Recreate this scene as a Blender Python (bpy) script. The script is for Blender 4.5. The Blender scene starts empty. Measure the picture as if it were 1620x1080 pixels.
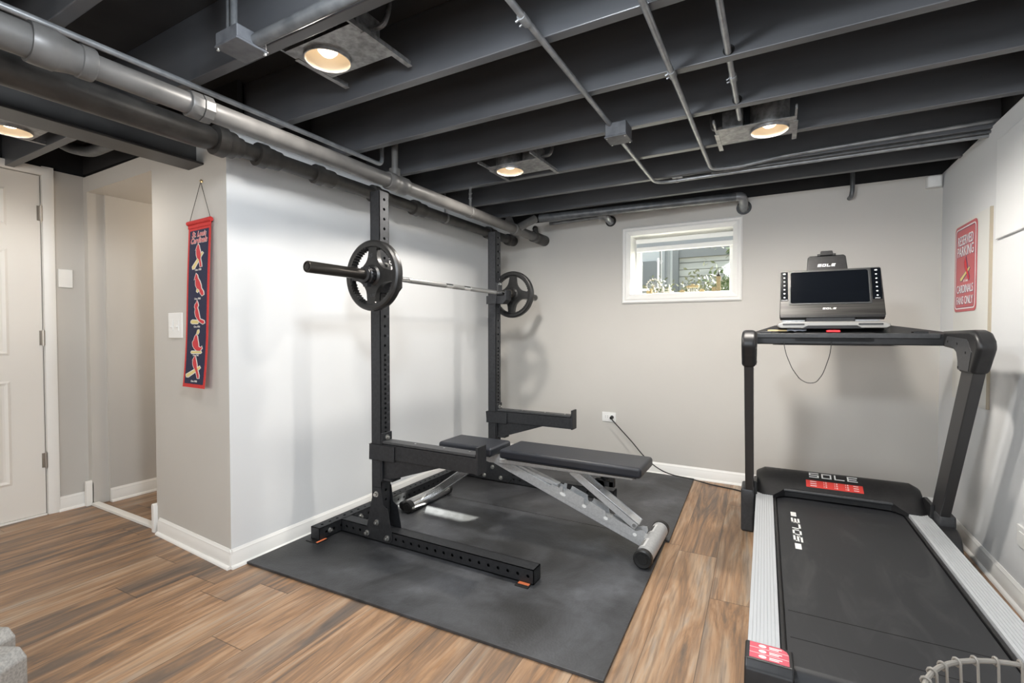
import bpy, bmesh, math, random
from mathutils import Vector, Matrix
random.seed(7)
PI = math.pi
scene = bpy.context.scene
COL = scene.collection

# ------------------------------------------------------------------ camera
YAW, PITCH, ROLL = 0.50408, 0.02185, -0.00049
fw = Vector((-math.sin(YAW)*math.cos(PITCH), math.cos(YAW)*math.cos(PITCH), -math.sin(PITCH)))
rt = Vector((math.cos(YAW), math.sin(YAW), 0))
up = rt.cross(fw)
rt2 = math.cos(ROLL)*rt + math.sin(ROLL)*up
up2 = -math.sin(ROLL)*rt + math.cos(ROLL)*up
cam = bpy.data.cameras.new('camera')
cam.sensor_width = 36.0
cam.lens = 36.0*759.66/1620.0
cam.clip_start = 0.02
camo = bpy.data.objects.new('camera', cam)
COL.objects.link(camo)
camo.matrix_world = Matrix(((rt2.x, up2.x, -fw.x, 0), (rt2.y, up2.y, -fw.y, 0), (rt2.z, up2.z, -fw.z, 1.12), (0, 0, 0, 1)))
scene.camera = camo

# ------------------------------------------------------------------ view, world, sun, lights
vs = scene.view_settings
vs.view_transform = 'Standard'
vs.look = 'None'
vs.gamma = 1.0
vs.use_curve_mapping = False
vs.exposure = 0.42

world = bpy.data.worlds.new('world')
scene.world = world
world.use_nodes = True
wn = world.node_tree.nodes
sky = wn.new('ShaderNodeTexSky')
sky.sky_type = 'NISHITA'
sky.sun_disc = False
sky.sun_elevation = math.radians(38)
sky.sun_rotation = math.radians(35)
hs = wn.new('ShaderNodeHueSaturation')
hs.inputs['Saturation'].default_value = 0.35
world.node_tree.links.new(sky.outputs[0], hs.inputs['Color'])
world.node_tree.links.new(hs.outputs[0], wn['Background'].inputs[0])
wn['Background'].inputs[1].default_value = 0.45


def lamp(name, kind, loc, energy, color, **k):
    l = bpy.data.lights.new(name, kind)
    l.energy = energy
    l.color = color
    for a, b in k.items():
        setattr(l, a, b)
    o = bpy.data.objects.new(name, l)
    o.location = loc
    COL.objects.link(o)
    return o


sun = lamp('sun', 'SUN', (0, 8, 6), 46.0, (1.0, 0.95, 0.86), angle=0.01)
sun.rotation_euler = Vector((-0.725, -1.0, -0.967)).to_track_quat('-Z', 'Y').to_euler()
# ceiling lamp of the same room, just out of view above the camera
lamp('ceiling_lamp_light', 'POINT', (-0.58, 0.56, 1.98), 70, (0.88, 0.94, 1.0), shadow_soft_size=0.10)
# added cool fill light behind the camera
d = lamp('rear_fill', 'AREA', (0.0, -1.85, 1.30), 30, (0.86, 0.93, 1.0), shape='RECTANGLE', size=1.6, size_y=1.5)
d.rotation_euler = (math.radians(90), 0, 0)
d = lamp('hall_fill', 'AREA', (-2.7, -1.85, 1.25), 20, (1.0, 0.93, 0.84), shape='RECTANGLE', size=1.4, size_y=1.4)  # added warm fill to brighten the hall side, no source modelled
d.rotation_euler = (math.radians(90), 0, 0)


lamp('alcove_lamp_light', 'POINT', (-3.35, 2.45, 1.75), 9, (1.0, .84, .66), shadow_soft_size=.06)


# ------------------------------------------------------------------ materials
def mat(name, col, rough=0.5, metal=0.0, emit=None, es=0.0, coat=0.0, spec=0.5):
    m = bpy.data.materials.new(name)
    m.use_nodes = True
    b = m.node_tree.nodes['Principled BSDF']
    b.inputs['Base Color'].default_value = (*col, 1)
    b.inputs['Roughness'].default_value = rough
    b.inputs['Metallic'].default_value = metal
    b.inputs['Specular IOR Level'].default_value = spec
    b.inputs['Coat Weight'].default_value = coat
    if emit:
        b.inputs['Emission Color'].default_value = (*emit, 1)
        b.inputs['Emission Strength'].default_value = es
    return m


class NT:
    """small helper to write node graphs"""
    def __init__(self, m):
        self.t = m.node_tree
        self.b = self.t.nodes['Principled BSDF']

    def n(self, kind, **k):
        x = self.t.nodes.new(kind)
        for a, b in k.items():
            setattr(x, a, b)
        return x

    def link(self, a, b):
        self.t.links.new(a, b)

    def math(self, op, a, b=None, clamp=False):
        x = self.n('ShaderNodeMath', operation=op)
        x.use_clamp = clamp
        for i, v in enumerate((a, b)):
            if v is None:
                continue
            if isinstance(v, (int, float)):
                x.inputs[i].default_value = v
            else:
                self.link(v, x.inputs[i])
        return x.outputs[0]

    def noise(self, scale, vec=None, detail=3.0, rough=0.5, dist=0.0):
        x = self.n('ShaderNodeTexNoise')
        x.inputs['Scale'].default_value = scale
        x.inputs['Detail'].default_value = detail
        x.inputs['Roughness'].default_value = rough
        x.inputs['Distortion'].default_value = dist
        if vec is not None:
            self.link(vec, x.inputs['Vector'])
        return x.outputs['Fac']

    def ramp(self, fac, stops):
        x = self.n('ShaderNodeValToRGB')
        e = x.color_ramp.elements
        while len(e) < len(stops):
            e.new(0.5)
        for i, (p, c) in enumerate(stops):
            e[i].position = p
            e[i].color = (*c, 1)
        self.link(fac, x.inputs[0])
        return x.outputs[0]

    def mix(self, fac, a, b, mode='MIX'):
        x = self.n('ShaderNodeMix', data_type='RGBA', blend_type=mode)
        for sock, v in ((x.inputs['Factor'], fac), (x.inputs[6], a), (x.inputs[7], b)):
            if isinstance(v, (int, float)):
                sock.default_value = v
            elif isinstance(v, tuple):
                sock.default_value = (*v, 1)
            else:
                self.link(v, sock)
        return x.outputs[2]

    def bump(self, h, strength, dist=0.002):
        x = self.n('ShaderNodeBump')
        x.inputs['Strength'].default_value = strength
        x.inputs['Distance'].default_value = dist
        self.link(h, x.inputs['Height'])
        self.link(x.outputs[0], self.b.inputs['Normal'])

    def obj(self):
        return self.n('ShaderNodeTexCoord').outputs['Object']

    def mapped(self, vec, rot=(0, 0, 0), scale=(1, 1, 1)):
        x = self.n('ShaderNodeMapping')
        x.inputs['Rotation'].default_value = rot
        x.inputs['Scale'].default_value = scale
        self.link(vec, x.inputs['Vector'])
        return x.outputs[0]


def noisy(m, scale, c0, c1, bump=0.0, bscale=None, bdist=0.001, lo=0.35, hi=0.65, stretch=(1, 1, 1)):
    t = NT(m)
    v = t.mapped(t.obj(), scale=stretch)
    t.link(t.ramp(t.noise(scale, v, 4.0), [(lo, c0), (hi, c1)]), t.b.inputs['Base Color'])
    if bump:
        t.bump(t.noise(bscale or scale*4, v, 3.0), bump, bdist)
    return m


M = {}
M['wall'] = noisy(mat('wall_paint_dim', (.56, .547, .52), 0.7, spec=.3), 1.2, (.525, .506, .472), (.553, .534, .500), .12, 260, .0006)  # wall paint darkened to carry the dimmer light on back and hall walls
M['wall_lit'] = noisy(mat('wall_paint_lit', (.67, .68, .685), 0.7, spec=.3), 1.2, (.655, .665, .67), (.685, .695, .70), .12, 260, .0006)  # lightened copy of the wall paint; brighter light on side walls put into colour
M['trim'] = mat('white_trim_paint', (.80, .79, .76), 0.38)
M['white'] = mat('white_plastic', (.80, .80, .78), 0.35)
M['door'] = mat('door_paint', (.78, .755, .71), 0.42)
M['ceil'] = noisy(mat('black_ceiling_paint', (.012, .012, .013), 0.8), 6, (.009, .009, .010), (.016, .016, .017))
M['joist'] = noisy(mat('charcoal_painted_wood', (.05, .052, .056), 0.40, spec=.7), 9, (.060, .063, .069), (.085, .089, .097), .35, 30, .0015, stretch=(.12, 1, 1))
M['beam'] = noisy(mat('charcoal_painted_steel', (.022, .021, .021), 0.42), 7, (.017, .016, .016), (.030, .029, .028), .1, 60)
M['pipe_grey'] = noisy(mat('grey_painted_pipe', (.11, .107, .103), 0.42), 12, (.075, .073, .07), (.11, .106, .102), .12, 90)
M['pipe_dark'] = noisy(mat('dark_painted_cast_iron', (.033, .031, .03), 0.45), 14, (.024, .023, .022), (.05, .047, .044), .3, 120)
M['conduit'] = noisy(mat('painted_conduit', (.20, .21, .22), 0.3, .45), 20, (.22, .23, .24), (.32, .33, .34))
M['conduit_dark'] = noisy(mat('dark_painted_conduit', (.09, .095, .10), 0.4, .2), 20, (.07, .075, .08), (.12, .125, .13))
M['box_grey'] = noisy(mat('painted_box', (.085, .09, .10), 0.5, .1), 30, (.07, .074, .082), (.105, .11, .12))
M['galv'] = noisy(mat('galvanised_steel', (.25, .25, .25), 0.4, .6), 40, (.18, .18, .18), (.34, .34, .34))
M['can_in'] = mat('cream_lamp_interior', (.50, .43, .34), 0.4)
M['bulb'] = mat('lit_bulb', (1, .9, .75), 0.3, emit=(1.0, .84, .62), es=2.6)
M['powder'] = noisy(mat('black_powder_coat', (.04, .042, .047), 0.5, .75, spec=.8), 60, (.034, .036, .040), (.046, .048, .053), .12, 420, .0004)
M['hole'] = mat('dark_hollow', (.003, .003, .003), 0.9)
M['zinc'] = mat('zinc_bolt', (.62, .62, .60), 0.28, 1.0)
M['rubber'] = noisy(mat('black_rubber', (.008, .008, .008), 0.4), 50, (.007, .007, .007), (.012, .012, .012), .15, 300, .0005)
M['chrome'] = mat('bright_steel', (.62, .62, .62), 0.22, 1.0)
M['bar_black'] = mat('black_oxide_steel', (.06, .055, .05), 0.3, .8)
M['silver'] = noisy(mat('silver_paint', (.50, .50, .50), 0.36, .35), 90, (.46, .465, .47), (.54, .545, .55))
M['rail'] = mat('brushed_rail', (.56, .58, .60), 0.38, .25)
M['vinyl'] = noisy(mat('black_vinyl', (.02, .023, .03), 0.40, spec=.5), 4, (.010, .012, .017), (.017, .020, .028), .2, 160, .0008)
M['plast'] = noisy(mat('black_plastic', (.011, .011, .012), 0.42), 50, (.009, .009, .010), (.014, .014, .015), .15, 350, .0004)
M['plast_grey'] = noisy(mat('dark_grey_plastic', (.036, .037, .040), 0.45), 60, (.032, .033, .036), (.044, .046, .049), .12, 350, .0004)
M['gloss'] = mat('black_glass', (.004, .005, .007), 0.08)
M['steel_dark'] = mat('grey_upright_paint', (.075, .075, .077), 0.5, .8, spec=.8)
M['silver_pl'] = mat('silver_plastic', (.33, .32, .30), 0.35, .4)
M['ink'] = mat('white_ink', (.80, .80, .78), 0.5)
M['ink_dim'] = mat('grey_ink', (.10, .10, .11), 0.5)
M['red'] = mat('red_sticker', (.62, .05, .04), 0.4)
M['pinkred'] = mat('rose_sticker', (.62, .10, .14), 0.4)
M['orange'] = mat('orange_sticker', (.75, .20, .08), 0.5)
M['cord'] = mat('black_cord', (.008, .008, .008), 0.5)
M['navy'] = noisy(mat('navy_felt', (.018, .020, .055), 0.9), 300, (.015, .017, .047), (.024, .027, .066), .3, 500)
M['felt_red'] = noisy(mat('red_felt', (.55, .03, .03), 0.9), 200, (.50, .028, .026), (.62, .045, .04), .3, 500)
M['thread_red'] = mat('red_thread', (.58, .04, .05), 0.7)
M['thread_white'] = mat('white_thread', (.75, .72, .68), 0.8)
M['thread_yellow'] = mat('yellow_thread', (.70, .58, .24), 0.8)
M['string'] = mat('black_string', (.03, .025, .02), 0.8)
M['sign_red'] = mat('red_sign_paint', (.50, .085, .10), 0.35)
M['sign_white'] = mat('white_sign_paint', (.80, .76, .76), 0.4)
M['sign_navy'] = mat('navy_sign_paint', (.05, .06, .14), 0.4)
M['oak'] = noisy(mat('raw_wood_edge', (.42, .36, .27), 0.6), 12, (.36, .31, .23), (.48, .42, .32), stretch=(1, 1, .08))
M['board'] = mat('white_board', (.66, .66, .63), 0.45)
M['panel_white'] = mat('white_panel', (.74, .75, .75), 0.4)
M['nickel'] = mat('satin_nickel', (.45, .42, .38), 0.35, 1.0)
M['gold'] = noisy(mat('gold_card', (.62, .47, .20), 0.45, .3), 80, (.20, .145, .055), (.28, .22, .11))
M['ivory'] = noisy(mat('ivory_card', (.70, .66, .56), 0.5), 60, (.26, .25, .22), (.36, .34, .30))
M['blind_white'] = mat('white_blind', (.82, .82, .80), 0.6)
M['blind_grey'] = mat('grey_blind_fabric', (.42, .46, .49), 0.8)
M['hammer'] = noisy(mat('grey_hammertone', (.36, .355, .34), 0.5, .25), 140, (.30, .30, .285), (.44, .43, .41), .5, 160, .001)
M['wire'] = mat('taupe_wire', (.27, .25, .22), 0.45, .1)
M['paper'] = mat('paper', (.60, .64, .72), 0.7)
M['pen'] = mat('pen_yellow', (.66, .52, .26), 0.4)
M['key_red'] = mat('red_key_plastic', (.75, .03, .04), 0.35)
M['brass'] = mat('brass_hook', (.60, .46, .22), 0.35, 1.0)
M['osb'] = noisy(mat('bare_wood', (.30, .19, .10), 0.7), 10, (.20, .12, .065), (.40, .27, .15), stretch=(.2, 1, 1))

# window pane: clear with a little reflection
gm = bpy.data.materials.new('window_pane')
gm.use_nodes = True
gt = gm.node_tree
gt.nodes.clear()
go = gt.nodes.new('ShaderNodeOutputMaterial')
gx = gt.nodes.new('ShaderNodeMixShader')
gx.inputs[0].default_value = 0.004
g1 = gt.nodes.new('ShaderNodeBsdfTransparent')
g1.inputs[0].default_value = (.96, .98, .97, 1)
g2 = gt.nodes.new('ShaderNodeBsdfGlossy')
g2.inputs['Roughness'].default_value = 0.02
gt.links.new(g1.outputs[0], gx.inputs[1])
gt.links.new(g2.outputs[0], gx.inputs[2])
gt.links.new(gx.outputs[0], go.inputs[0])
M['glass'] = gm

# vinyl plank floor
fm = mat('plank_floor', (.4, .27, .17), 0.36)
t = NT(fm)
v0 = t.mapped(t.obj(), rot=(0, 0, math.radians(-1.6)))
sp = t.n('ShaderNodeSeparateXYZ')
t.link(v0, sp.inputs[0])
PX, PL = 0.178, 1.22
ux = t.math('DIVIDE', t.math('ADD', sp.outputs[0], 0.356+0.178*30), PX)
ci = t.math('FLOOR', ux)
fx = t.math('FRACT', ux)
w1 = t.n('ShaderNodeTexWhiteNoise', noise_dimensions='1D')
t.link(ci, w1.inputs['W'])
uy = t.math('DIVIDE', t.math('ADD', sp.outputs[1], t.math('MULTIPLY', w1.outputs['Value'], 7.3)), PL)
ri = t.math('FLOOR', uy)
fy = t.math('FRACT', uy)
cv = t.n('ShaderNodeCombineXYZ')
t.link(ci, cv.inputs[0])
t.link(ri, cv.inputs[1])
w2 = t.n('ShaderNodeTexWhiteNoise', noise_dimensions='2D')
t.link(cv.outputs[0], w2.inputs['Vector'])
rid = w2.outputs['Value']
cg = t.n('ShaderNodeCombineXYZ')
t.link(sp.outputs[0], cg.inputs[0])
t.link(t.math('MULTIPLY', sp.outputs[1], 0.10), cg.inputs[1])
t.link(t.math('MULTIPLY', rid, 37.0), cg.inputs[2])
grain = t.noise(11.0, cg.outputs[0], 6.0, .64, 1.3)
cg2 = t.n('ShaderNodeCombineXYZ')
t.link(sp.outputs[0], cg2.inputs[0])
t.link(t.math('MULTIPLY', sp.outputs[1], 0.045), cg2.inputs[1])
t.link(t.math('MULTIPLY', rid, 51.0), cg2.inputs[2])
fine = t.noise(85.0, cg2.outputs[0], 4.0, .6)
tone = t.math('ADD', t.math('ADD', t.math('MULTIPLY', t.math('SUBTRACT', grain, .5), 2.1), .5), t.math('MULTIPLY', t.math('SUBTRACT', rid, .5), .34))
c = t.ramp(tone, [(.05, (.066, .050, .041)), (.27, (.150, .102, .070)), (.46, (.300, .168, .086)), (.62, (.385, .232, .130)), (.80, (.43, .300, .195)), (.97, (.36, .29, .228))])
c = t.mix(t.math('MULTIPLY', t.math('SUBTRACT', fine, .42, True), 2.6, True), c, (.15, .10, .068), 'MIX')
gs = t.noise(5.0, cg.outputs[0], 4.0, .6, .8)
c = t.mix(t.math('MULTIPLY', t.math('SUBTRACT', gs, .52, True), 3.0, True), c, (.135, .112, .095), 'MIX')
knot = t.noise(3.1, cg.outputs[0], 2.0, .5, 2.0)
c = t.mix(t.math('MULTIPLY', t.math('GREATER_THAN', knot, .66), .35), c, (.09, .06, .045))
seam = t.math('MAXIMUM', t.math('LESS_THAN', fx, .014), t.math('LESS_THAN', fy, .0026))
c = t.mix(t.math('MULTIPLY', seam, .75), c, (.05, .032, .022))
t.link(c, t.b.inputs['Base Color'])
t.link(t.math('ADD', t.math('MULTIPLY', fine, .18), .30), t.b.inputs['Roughness'])
t.bump(t.math('SUBTRACT', fine, t.math('MULTIPLY', seam, 1.5)), .12, .0015)
M['floor'] = fm

# rubber mat with dusty scuffs and a leather grain
mm = mat('rubber_mat', (.03, .031, .033), 0.48, spec=.7)
t = NT(mm)
oc = t.obj()
n1 = t.noise(2.2, oc, 5.0, .6, .6)
n2 = t.noise(14.0, oc, 4.0, .65, 1.0)
vor = t.n('ShaderNodeTexVoronoi')
vor.inputs['Scale'].default_value = 110
t.link(oc, vor.inputs['Vector'])
dust = t.math('MULTIPLY', t.math('SUBTRACT', n1, .40, True), t.math('ADD', n2, .25), True)
c = t.mix(t.math('MULTIPLY', dust, 3.2, True), (.014, .0145, .016), (.105, .110, .122))
t.link(c, t.b.inputs['Base Color'])
t.bump(t.math('ADD', vor.outputs['Distance'], t.math('MULTIPLY', n2, .3)), .35, .0015)
M['mat'] = mm

# treadmill belt
bm_ = mat('belt_rubber', (.028, .029, .032), 0.5)
t = NT(bm_)
oc = t.obj()
st = t.mapped(oc, scale=(1, .25, 1))
dust = t.math('SUBTRACT', t.noise(7.0, st, 5.0, .65, 1.2), .52, True)
c = t.mix(t.math('MULTIPLY', dust, 1.6, True), (.018, .019, .022), (.085, .085, .085))
t.link(c, t.b.inputs['Base Color'])
t.bump(t.noise(500, oc, 2.0), .15, .0005)
M['belt'] = bm_

# brushed dark face of the display
bf = mat('brushed_dark_face', (.035, .034, .033), 0.35, .3)
noisy(bf, 60, (.022, .021, .020), (.065, .062, .058), stretch=(.04, 1, 1))
M['brushed'] = bf

# garden outside
gr = noisy(mat('garden_soil', (.30, .26, .20), 0.9), 6, (.06, .05, .038), (.15, .135, .11), .5, 30, .01)
M['soil'] = gr
M['leaf'] = noisy(mat('leaf_green', (.10, .20, .05), 0.6), 12, (.03, .06, .018), (.09, .13, .05))
M['leaf_pale'] = noisy(mat('leaf_pale', (.35, .40, .16), 0.6), 12, (.10, .12, .06), (.22, .22, .14))
M['fence'] = noisy(mat('weathered_boards', (.36, .37, .34), 0.8), 5, (.29, .30, .28), (.46, .47, .43), stretch=(.1, 1, 1))
M['post'] = mat('dark_post', (.16, .17, .17), 0.6)
M['siding'] = mat('pale_siding', (.40, .42, .42), 0.7)

# ------------------------------------------------------------------ geometry helpers


class MB:
    def __init__(self):
        self.b = bmesh.new()

    def box(self, x0, x1, y0, y1, z0, z1, m=None):
        v = [self.b.verts.new((x, y, z)) for z in (z0, z1) for y in (y0, y1) for x in (x0, x1)]
        for f in ((0, 2, 3, 1), (4, 5, 7, 6), (0, 1, 5, 4), (2, 6, 7, 3), (0, 4, 6, 2), (1, 3, 7, 5)):
            self.b.faces.new([v[i] for i in f])
        if m is not None:
            for p in v:
                p.co = m @ p.co
        return self

    def prism(self, poly, axis, a, b, m=None):
        """poly: 2D points, extruded along axis (0 x: poly=(y,z); 1 y: poly=(x,z); 2 z: poly=(x,y)) from a to b"""
        def P(p, h):
            return Vector((h, p[0], p[1])) if axis == 0 else Vector((p[0], h, p[1])) if axis == 1 else Vector((p[0], p[1], h))
        A = [self.b.verts.new(P(p, a)) for p in poly]
        B = [self.b.verts.new(P(p, b)) for p in poly]
        n = len(poly)
        fs = [self.b.faces.new(A[::-1]), self.b.faces.new(B)]
        for i in range(n):
            fs.append(self.b.faces.new((A[i], A[(i+1) % n], B[(i+1) % n], B[i])))
        if m is not None:
            for p in A+B:
                p.co = m @ p.co
        bmesh.ops.recalc_face_normals(self.b, faces=fs)
        return self

    def tube(self, pts, r, seg=12, caps=True, closed=False):
        pts = [Vector(p) for p in pts]
        n = len(pts)
        rs = r if isinstance(r, (list, tuple)) else [r]*n
        rings = []
        ref = None
        for i, p in enumerate(pts):
            if closed:
                tg = (pts[(i+1) % n]-pts[i-1]).normalized()
            else:
                tg = (pts[min(i+1, n-1)]-pts[max(i-1, 0)]).normalized()
            if ref is None:
                ref = Vector((0, 0, 1)) if abs(tg.z) < .9 else Vector((1, 0, 0))
            ax = (ref-tg*ref.dot(tg)).normalized()
            ref = ax
            ay = tg.cross(ax)
            rings.append([self.b.verts.new(p+rs[i]*(math.cos(2*PI*k/seg)*ax+math.sin(2*PI*k/seg)*ay)) for k in range(seg)])
        m = n if closed else n-1
        for i in range(m):
            A, B = rings[i], rings[(i+1) % n]
            for k in range(seg):
                self.b.faces.new((A[k], A[(k+1) % seg], B[(k+1) % seg], B[k]))
        if caps and not closed:
            self.b.faces.new(rings[0][::-1])
            self.b.faces.new(rings[-1])
        return self

    def cyl(self, p, q, r, r2=None, seg=20):
        return self.tube([p, q], [r, r if r2 is None else r2], seg)

    def lathe(self, prof, o, d, seg=40, closed=False):
        """prof: (r, h) list; axis d from origin o"""
        d = Vector(d).normalized()
        o = Vector(o)
        ax = (Vector((0, 0, 1)) if abs(d.z) < .9 else Vector((1, 0, 0)))
        ax = (ax-d*ax.dot(d)).normalized()
        ay = d.cross(ax)
        rings = []
        for r, h in prof:
            if r < 1e-6:
                rings.append([self.b.verts.new(o+d*h)])
            else:
                rings.append([self.b.verts.new(o+d*h+r*(math.cos(2*PI*k/seg)*ax+math.sin(2*PI*k/seg)*ay)) for k in range(seg)])
        m = len(prof)
        for i in range(m if closed else m-1):
            A, B = rings[i], rings[(i+1) % m]
            for k in range(seg):
                k2 = (k+1) % seg
                if len(A) == 1 and len(B) == 1:
                    continue
                if len(A) == 1:
                    self.b.faces.new((A[0], B[k2], B[k]))
                elif len(B) == 1:
                    self.b.faces.new((A[k], A[k2], B[0]))
                else:
                    self.b.faces.new((A[k], A[k2], B[k2], B[k]))
        return self

    def sphere(self, o, r, seg=16, rings=10, sc=(1, 1, 1)):
        bmesh.ops.create_uvsphere(self.b, u_segments=seg, v_segments=rings, radius=r,
                                  matrix=Matrix.Translation(Vector(o)) @ Matrix.Diagonal((*sc, 1)))
        return self

    def bolt(self, p, d, r=.011, h=.012):
        """hex bolt head with washer, at p pointing along d"""
        p, d = Vector(p), Vector(d).normalized()
        self.cyl(p, p+d*.003, r*1.5, seg=18)
        self.cyl(p+d*.003, p+d*(.003+h), r, seg=6)
        return self.cyl(p+d*(.003+h), p+d*(.006+h), r*.55, seg=10)

    def mesh(self, me, m):
        n0 = len(self.b.verts)
        self.b.from_mesh(me)
        self.b.verts.ensure_lookup_table()
        for v in self.b.verts[n0:]:
            v.co = m @ v.co
        return self

    def holed(self, outer, holes, thick, m):
        """flat plate in local xy with round or polygon holes, centred on z"""
        c = bpy.data.curves.new('plate_outline', 'CURVE')
        c.dimensions = '2D'
        c.fill_mode = 'BOTH'
        c.extrude = thick/2
        for poly in [outer]+holes:
            s = c.splines.new('POLY')
            s.points.add(len(poly)-1)
            for i, p in enumerate(poly):
                s.points[i].co = (p[0], p[1], 0, 1)
            s.use_cyclic_u = True
        o = bpy.data.objects.new('plate_outline', c)
        self.mesh(o.to_mesh(), m)
        o.to_mesh_clear()
        bpy.data.objects.remove(o)
        bpy.data.curves.remove(c)
        return self

    def text(self, s, size, m, ext=.0004, align='CENTER', sx=1.0, shear=0.0, space=1.0):
        c = bpy.data.curves.new('letters', 'FONT')
        c.body = s
        c.size = size
        c.align_x = align
        c.align_y = 'CENTER'
        c.extrude = ext
        c.shear = shear
        c.space_character = space
        c.resolution_u = 3
        o = bpy.data.objects.new('letters', c)
        self.mesh(o.to_mesh(), m @ Matrix.Diagonal((sx, 1, 1, 1)))
        o.to_mesh_clear()
        bpy.data.objects.remove(o)
        bpy.data.curves.remove(c)
        return self


def circ(cx, cy, r, n=14):
    return [(cx+r*math.cos(2*PI*k/n), cy+r*math.sin(2*PI*k/n)) for k in range(n)]


def frame(o, x, y):
    """matrix whose local x, y map on the given world directions at origin o"""
    x, y = Vector(x).normalized(), Vector(y).normalized()
    z = x.cross(y)
    return Matrix(((x.x, y.x, z.x, o[0]), (x.y, y.y, z.y, o[1]), (x.z, y.z, z.z, o[2]), (0, 0, 0, 1)))


WL = {}      # where every object's own origin stands, in the coordinates its mesh was written in


def obj(name, mb, m, parent=None, bev=0.0, smooth=True, seg=2, origin=None):
    me = bpy.data.meshes.new(name)
    bmesh.ops.remove_doubles(mb.b, verts=mb.b.verts, dist=1e-6)
    if parent is not None:
        o0 = WL[parent.name]
    elif origin is not None:
        o0 = Vector(origin)
    else:
        xs = [v.co for v in mb.b.verts]
        o0 = Vector(((min(p.x for p in xs)+max(p.x for p in xs))/2, (min(p.y for p in xs)+max(p.y for p in xs))/2, min(p.z for p in xs)))
    for v in mb.b.verts:
        v.co -= o0
    mb.b.to_mesh(me)
    mb.b.free()
    me.materials.append(M[m] if isinstance(m, str) else m)
    o = bpy.data.objects.new(name, me)
    COL.objects.link(o)
    WL[o.name] = Vector(o0)
    if parent is not None:
        o.parent = parent
    else:
        o.location = o0
    if smooth:
        for p in me.polygons:
            p.use_smooth = True
        me.set_sharp_from_angle(angle=math.radians(32))
    if bev:
        md = o.modifiers.new('bevel', 'BEVEL')
        md.width = bev
        md.segments = seg
        md.limit_method = 'ANGLE'
        md.angle_limit = math.radians(32)
        md.harden_normals = smooth
    return o


def tag(o, label, cat, group=None):
    o['label'] = label
    o['category'] = cat
    if group:
        o['group'] = group
    return o


def thing(name, label, cat, loc, rotz=0.0, group=None, local=False):
    o = bpy.data.objects.new(name, None)
    COL.objects.link(o)
    o.location = loc
    o.rotation_euler = (0, 0, rotz)
    o.empty_display_size = 0.05
    WL[o.name] = Vector((0, 0, 0)) if local else Vector(loc)
    return tag(o, label, cat, group)


def struct(name, mb, m, bev=0.0, smooth=False, parent=None):
    o = obj(name, mb, m, parent, bev, smooth, origin=(0, 0, 0))
    if parent is None:
        o['kind'] = 'structure'
    return o


def copy_tree(o, parent=None):
    c = o.copy()
    COL.objects.link(c)
    WL[c.name] = WL[o.name].copy()
    if parent is not None:
        c.parent = parent
    for ch in list(o.children):
        copy_tree(ch, c)
    return c


# ------------------------------------------------------------------ room shell
ZC = 2.31          # underside of the boards above the joists
ZJ = 2.07          # underside of the joists
XL, XR, YB = -2.25, 0.875, 3.84
struct('floor', MB().box(-4.3, 1.1, -2.1, 4.0, -.05, 0), 'floor')
struct('ceiling', MB().box(-4.3, 1.1, -2.1, 4.2, ZC, ZC+.05), 'ceil')

WX0, WX1, WZ0, WZ1 = -1.035, -.272, 1.402, 1.882
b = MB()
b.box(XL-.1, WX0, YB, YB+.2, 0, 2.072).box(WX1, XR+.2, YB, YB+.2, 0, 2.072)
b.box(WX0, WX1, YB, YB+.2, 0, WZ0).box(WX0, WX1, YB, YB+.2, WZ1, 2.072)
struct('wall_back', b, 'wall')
struct('wall_right', MB().box(XR, XR+.15, -2.1, YB+.2, 0, 2.078), 'wall_lit')
struct('wall_left', MB().prism([(XL, 1.328), (XL, YB+.2), (XL-.12, YB+.2), (XL-.12, 1.448)], 2, 0, 2.068), 'wall_lit')
# wall face that carries the banner, with the header over the alcove opening
OX0, OX1 = -3.848, -3.02
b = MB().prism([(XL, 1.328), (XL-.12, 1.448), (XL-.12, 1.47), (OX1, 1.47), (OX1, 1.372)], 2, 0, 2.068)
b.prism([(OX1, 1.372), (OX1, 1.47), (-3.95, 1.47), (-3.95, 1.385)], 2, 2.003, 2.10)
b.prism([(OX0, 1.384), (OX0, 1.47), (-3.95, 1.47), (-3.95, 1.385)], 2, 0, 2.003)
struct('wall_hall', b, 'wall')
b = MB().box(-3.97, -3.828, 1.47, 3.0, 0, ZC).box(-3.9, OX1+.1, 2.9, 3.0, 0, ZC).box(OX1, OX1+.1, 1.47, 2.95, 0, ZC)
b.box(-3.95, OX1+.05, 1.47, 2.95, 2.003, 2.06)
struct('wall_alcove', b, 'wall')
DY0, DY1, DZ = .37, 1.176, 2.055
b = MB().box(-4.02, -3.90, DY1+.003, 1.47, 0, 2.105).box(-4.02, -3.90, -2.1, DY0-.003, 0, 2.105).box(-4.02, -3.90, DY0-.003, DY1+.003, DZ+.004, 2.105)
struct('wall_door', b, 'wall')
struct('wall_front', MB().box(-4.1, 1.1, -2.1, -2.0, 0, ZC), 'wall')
# rim boards closing the joist bays
b = MB().box(-4.1, 1.1, YB+.03, YB+.2, 2.072, ZC).box(XR+.03, XR+.15, -2.1, YB, 2.078, ZC).box(-4.05, -3.93, -2.1, 1.47, 2.105, ZC)
b.box(XL-.12, XL-.05, 1.47, YB, 2.068, ZC).box(-3.95, XL-.02, 1.41, 1.47, 2.10, ZC).box(OX1, XL-.02, 1.40, 1.47, 2.068, ZC)
struct('trim_1', b, 'ceil')
struct('trim_2', MB().box(-1.68, -.95, YB+.005, YB+.03, 2.073, 2.098), 'osb')

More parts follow.
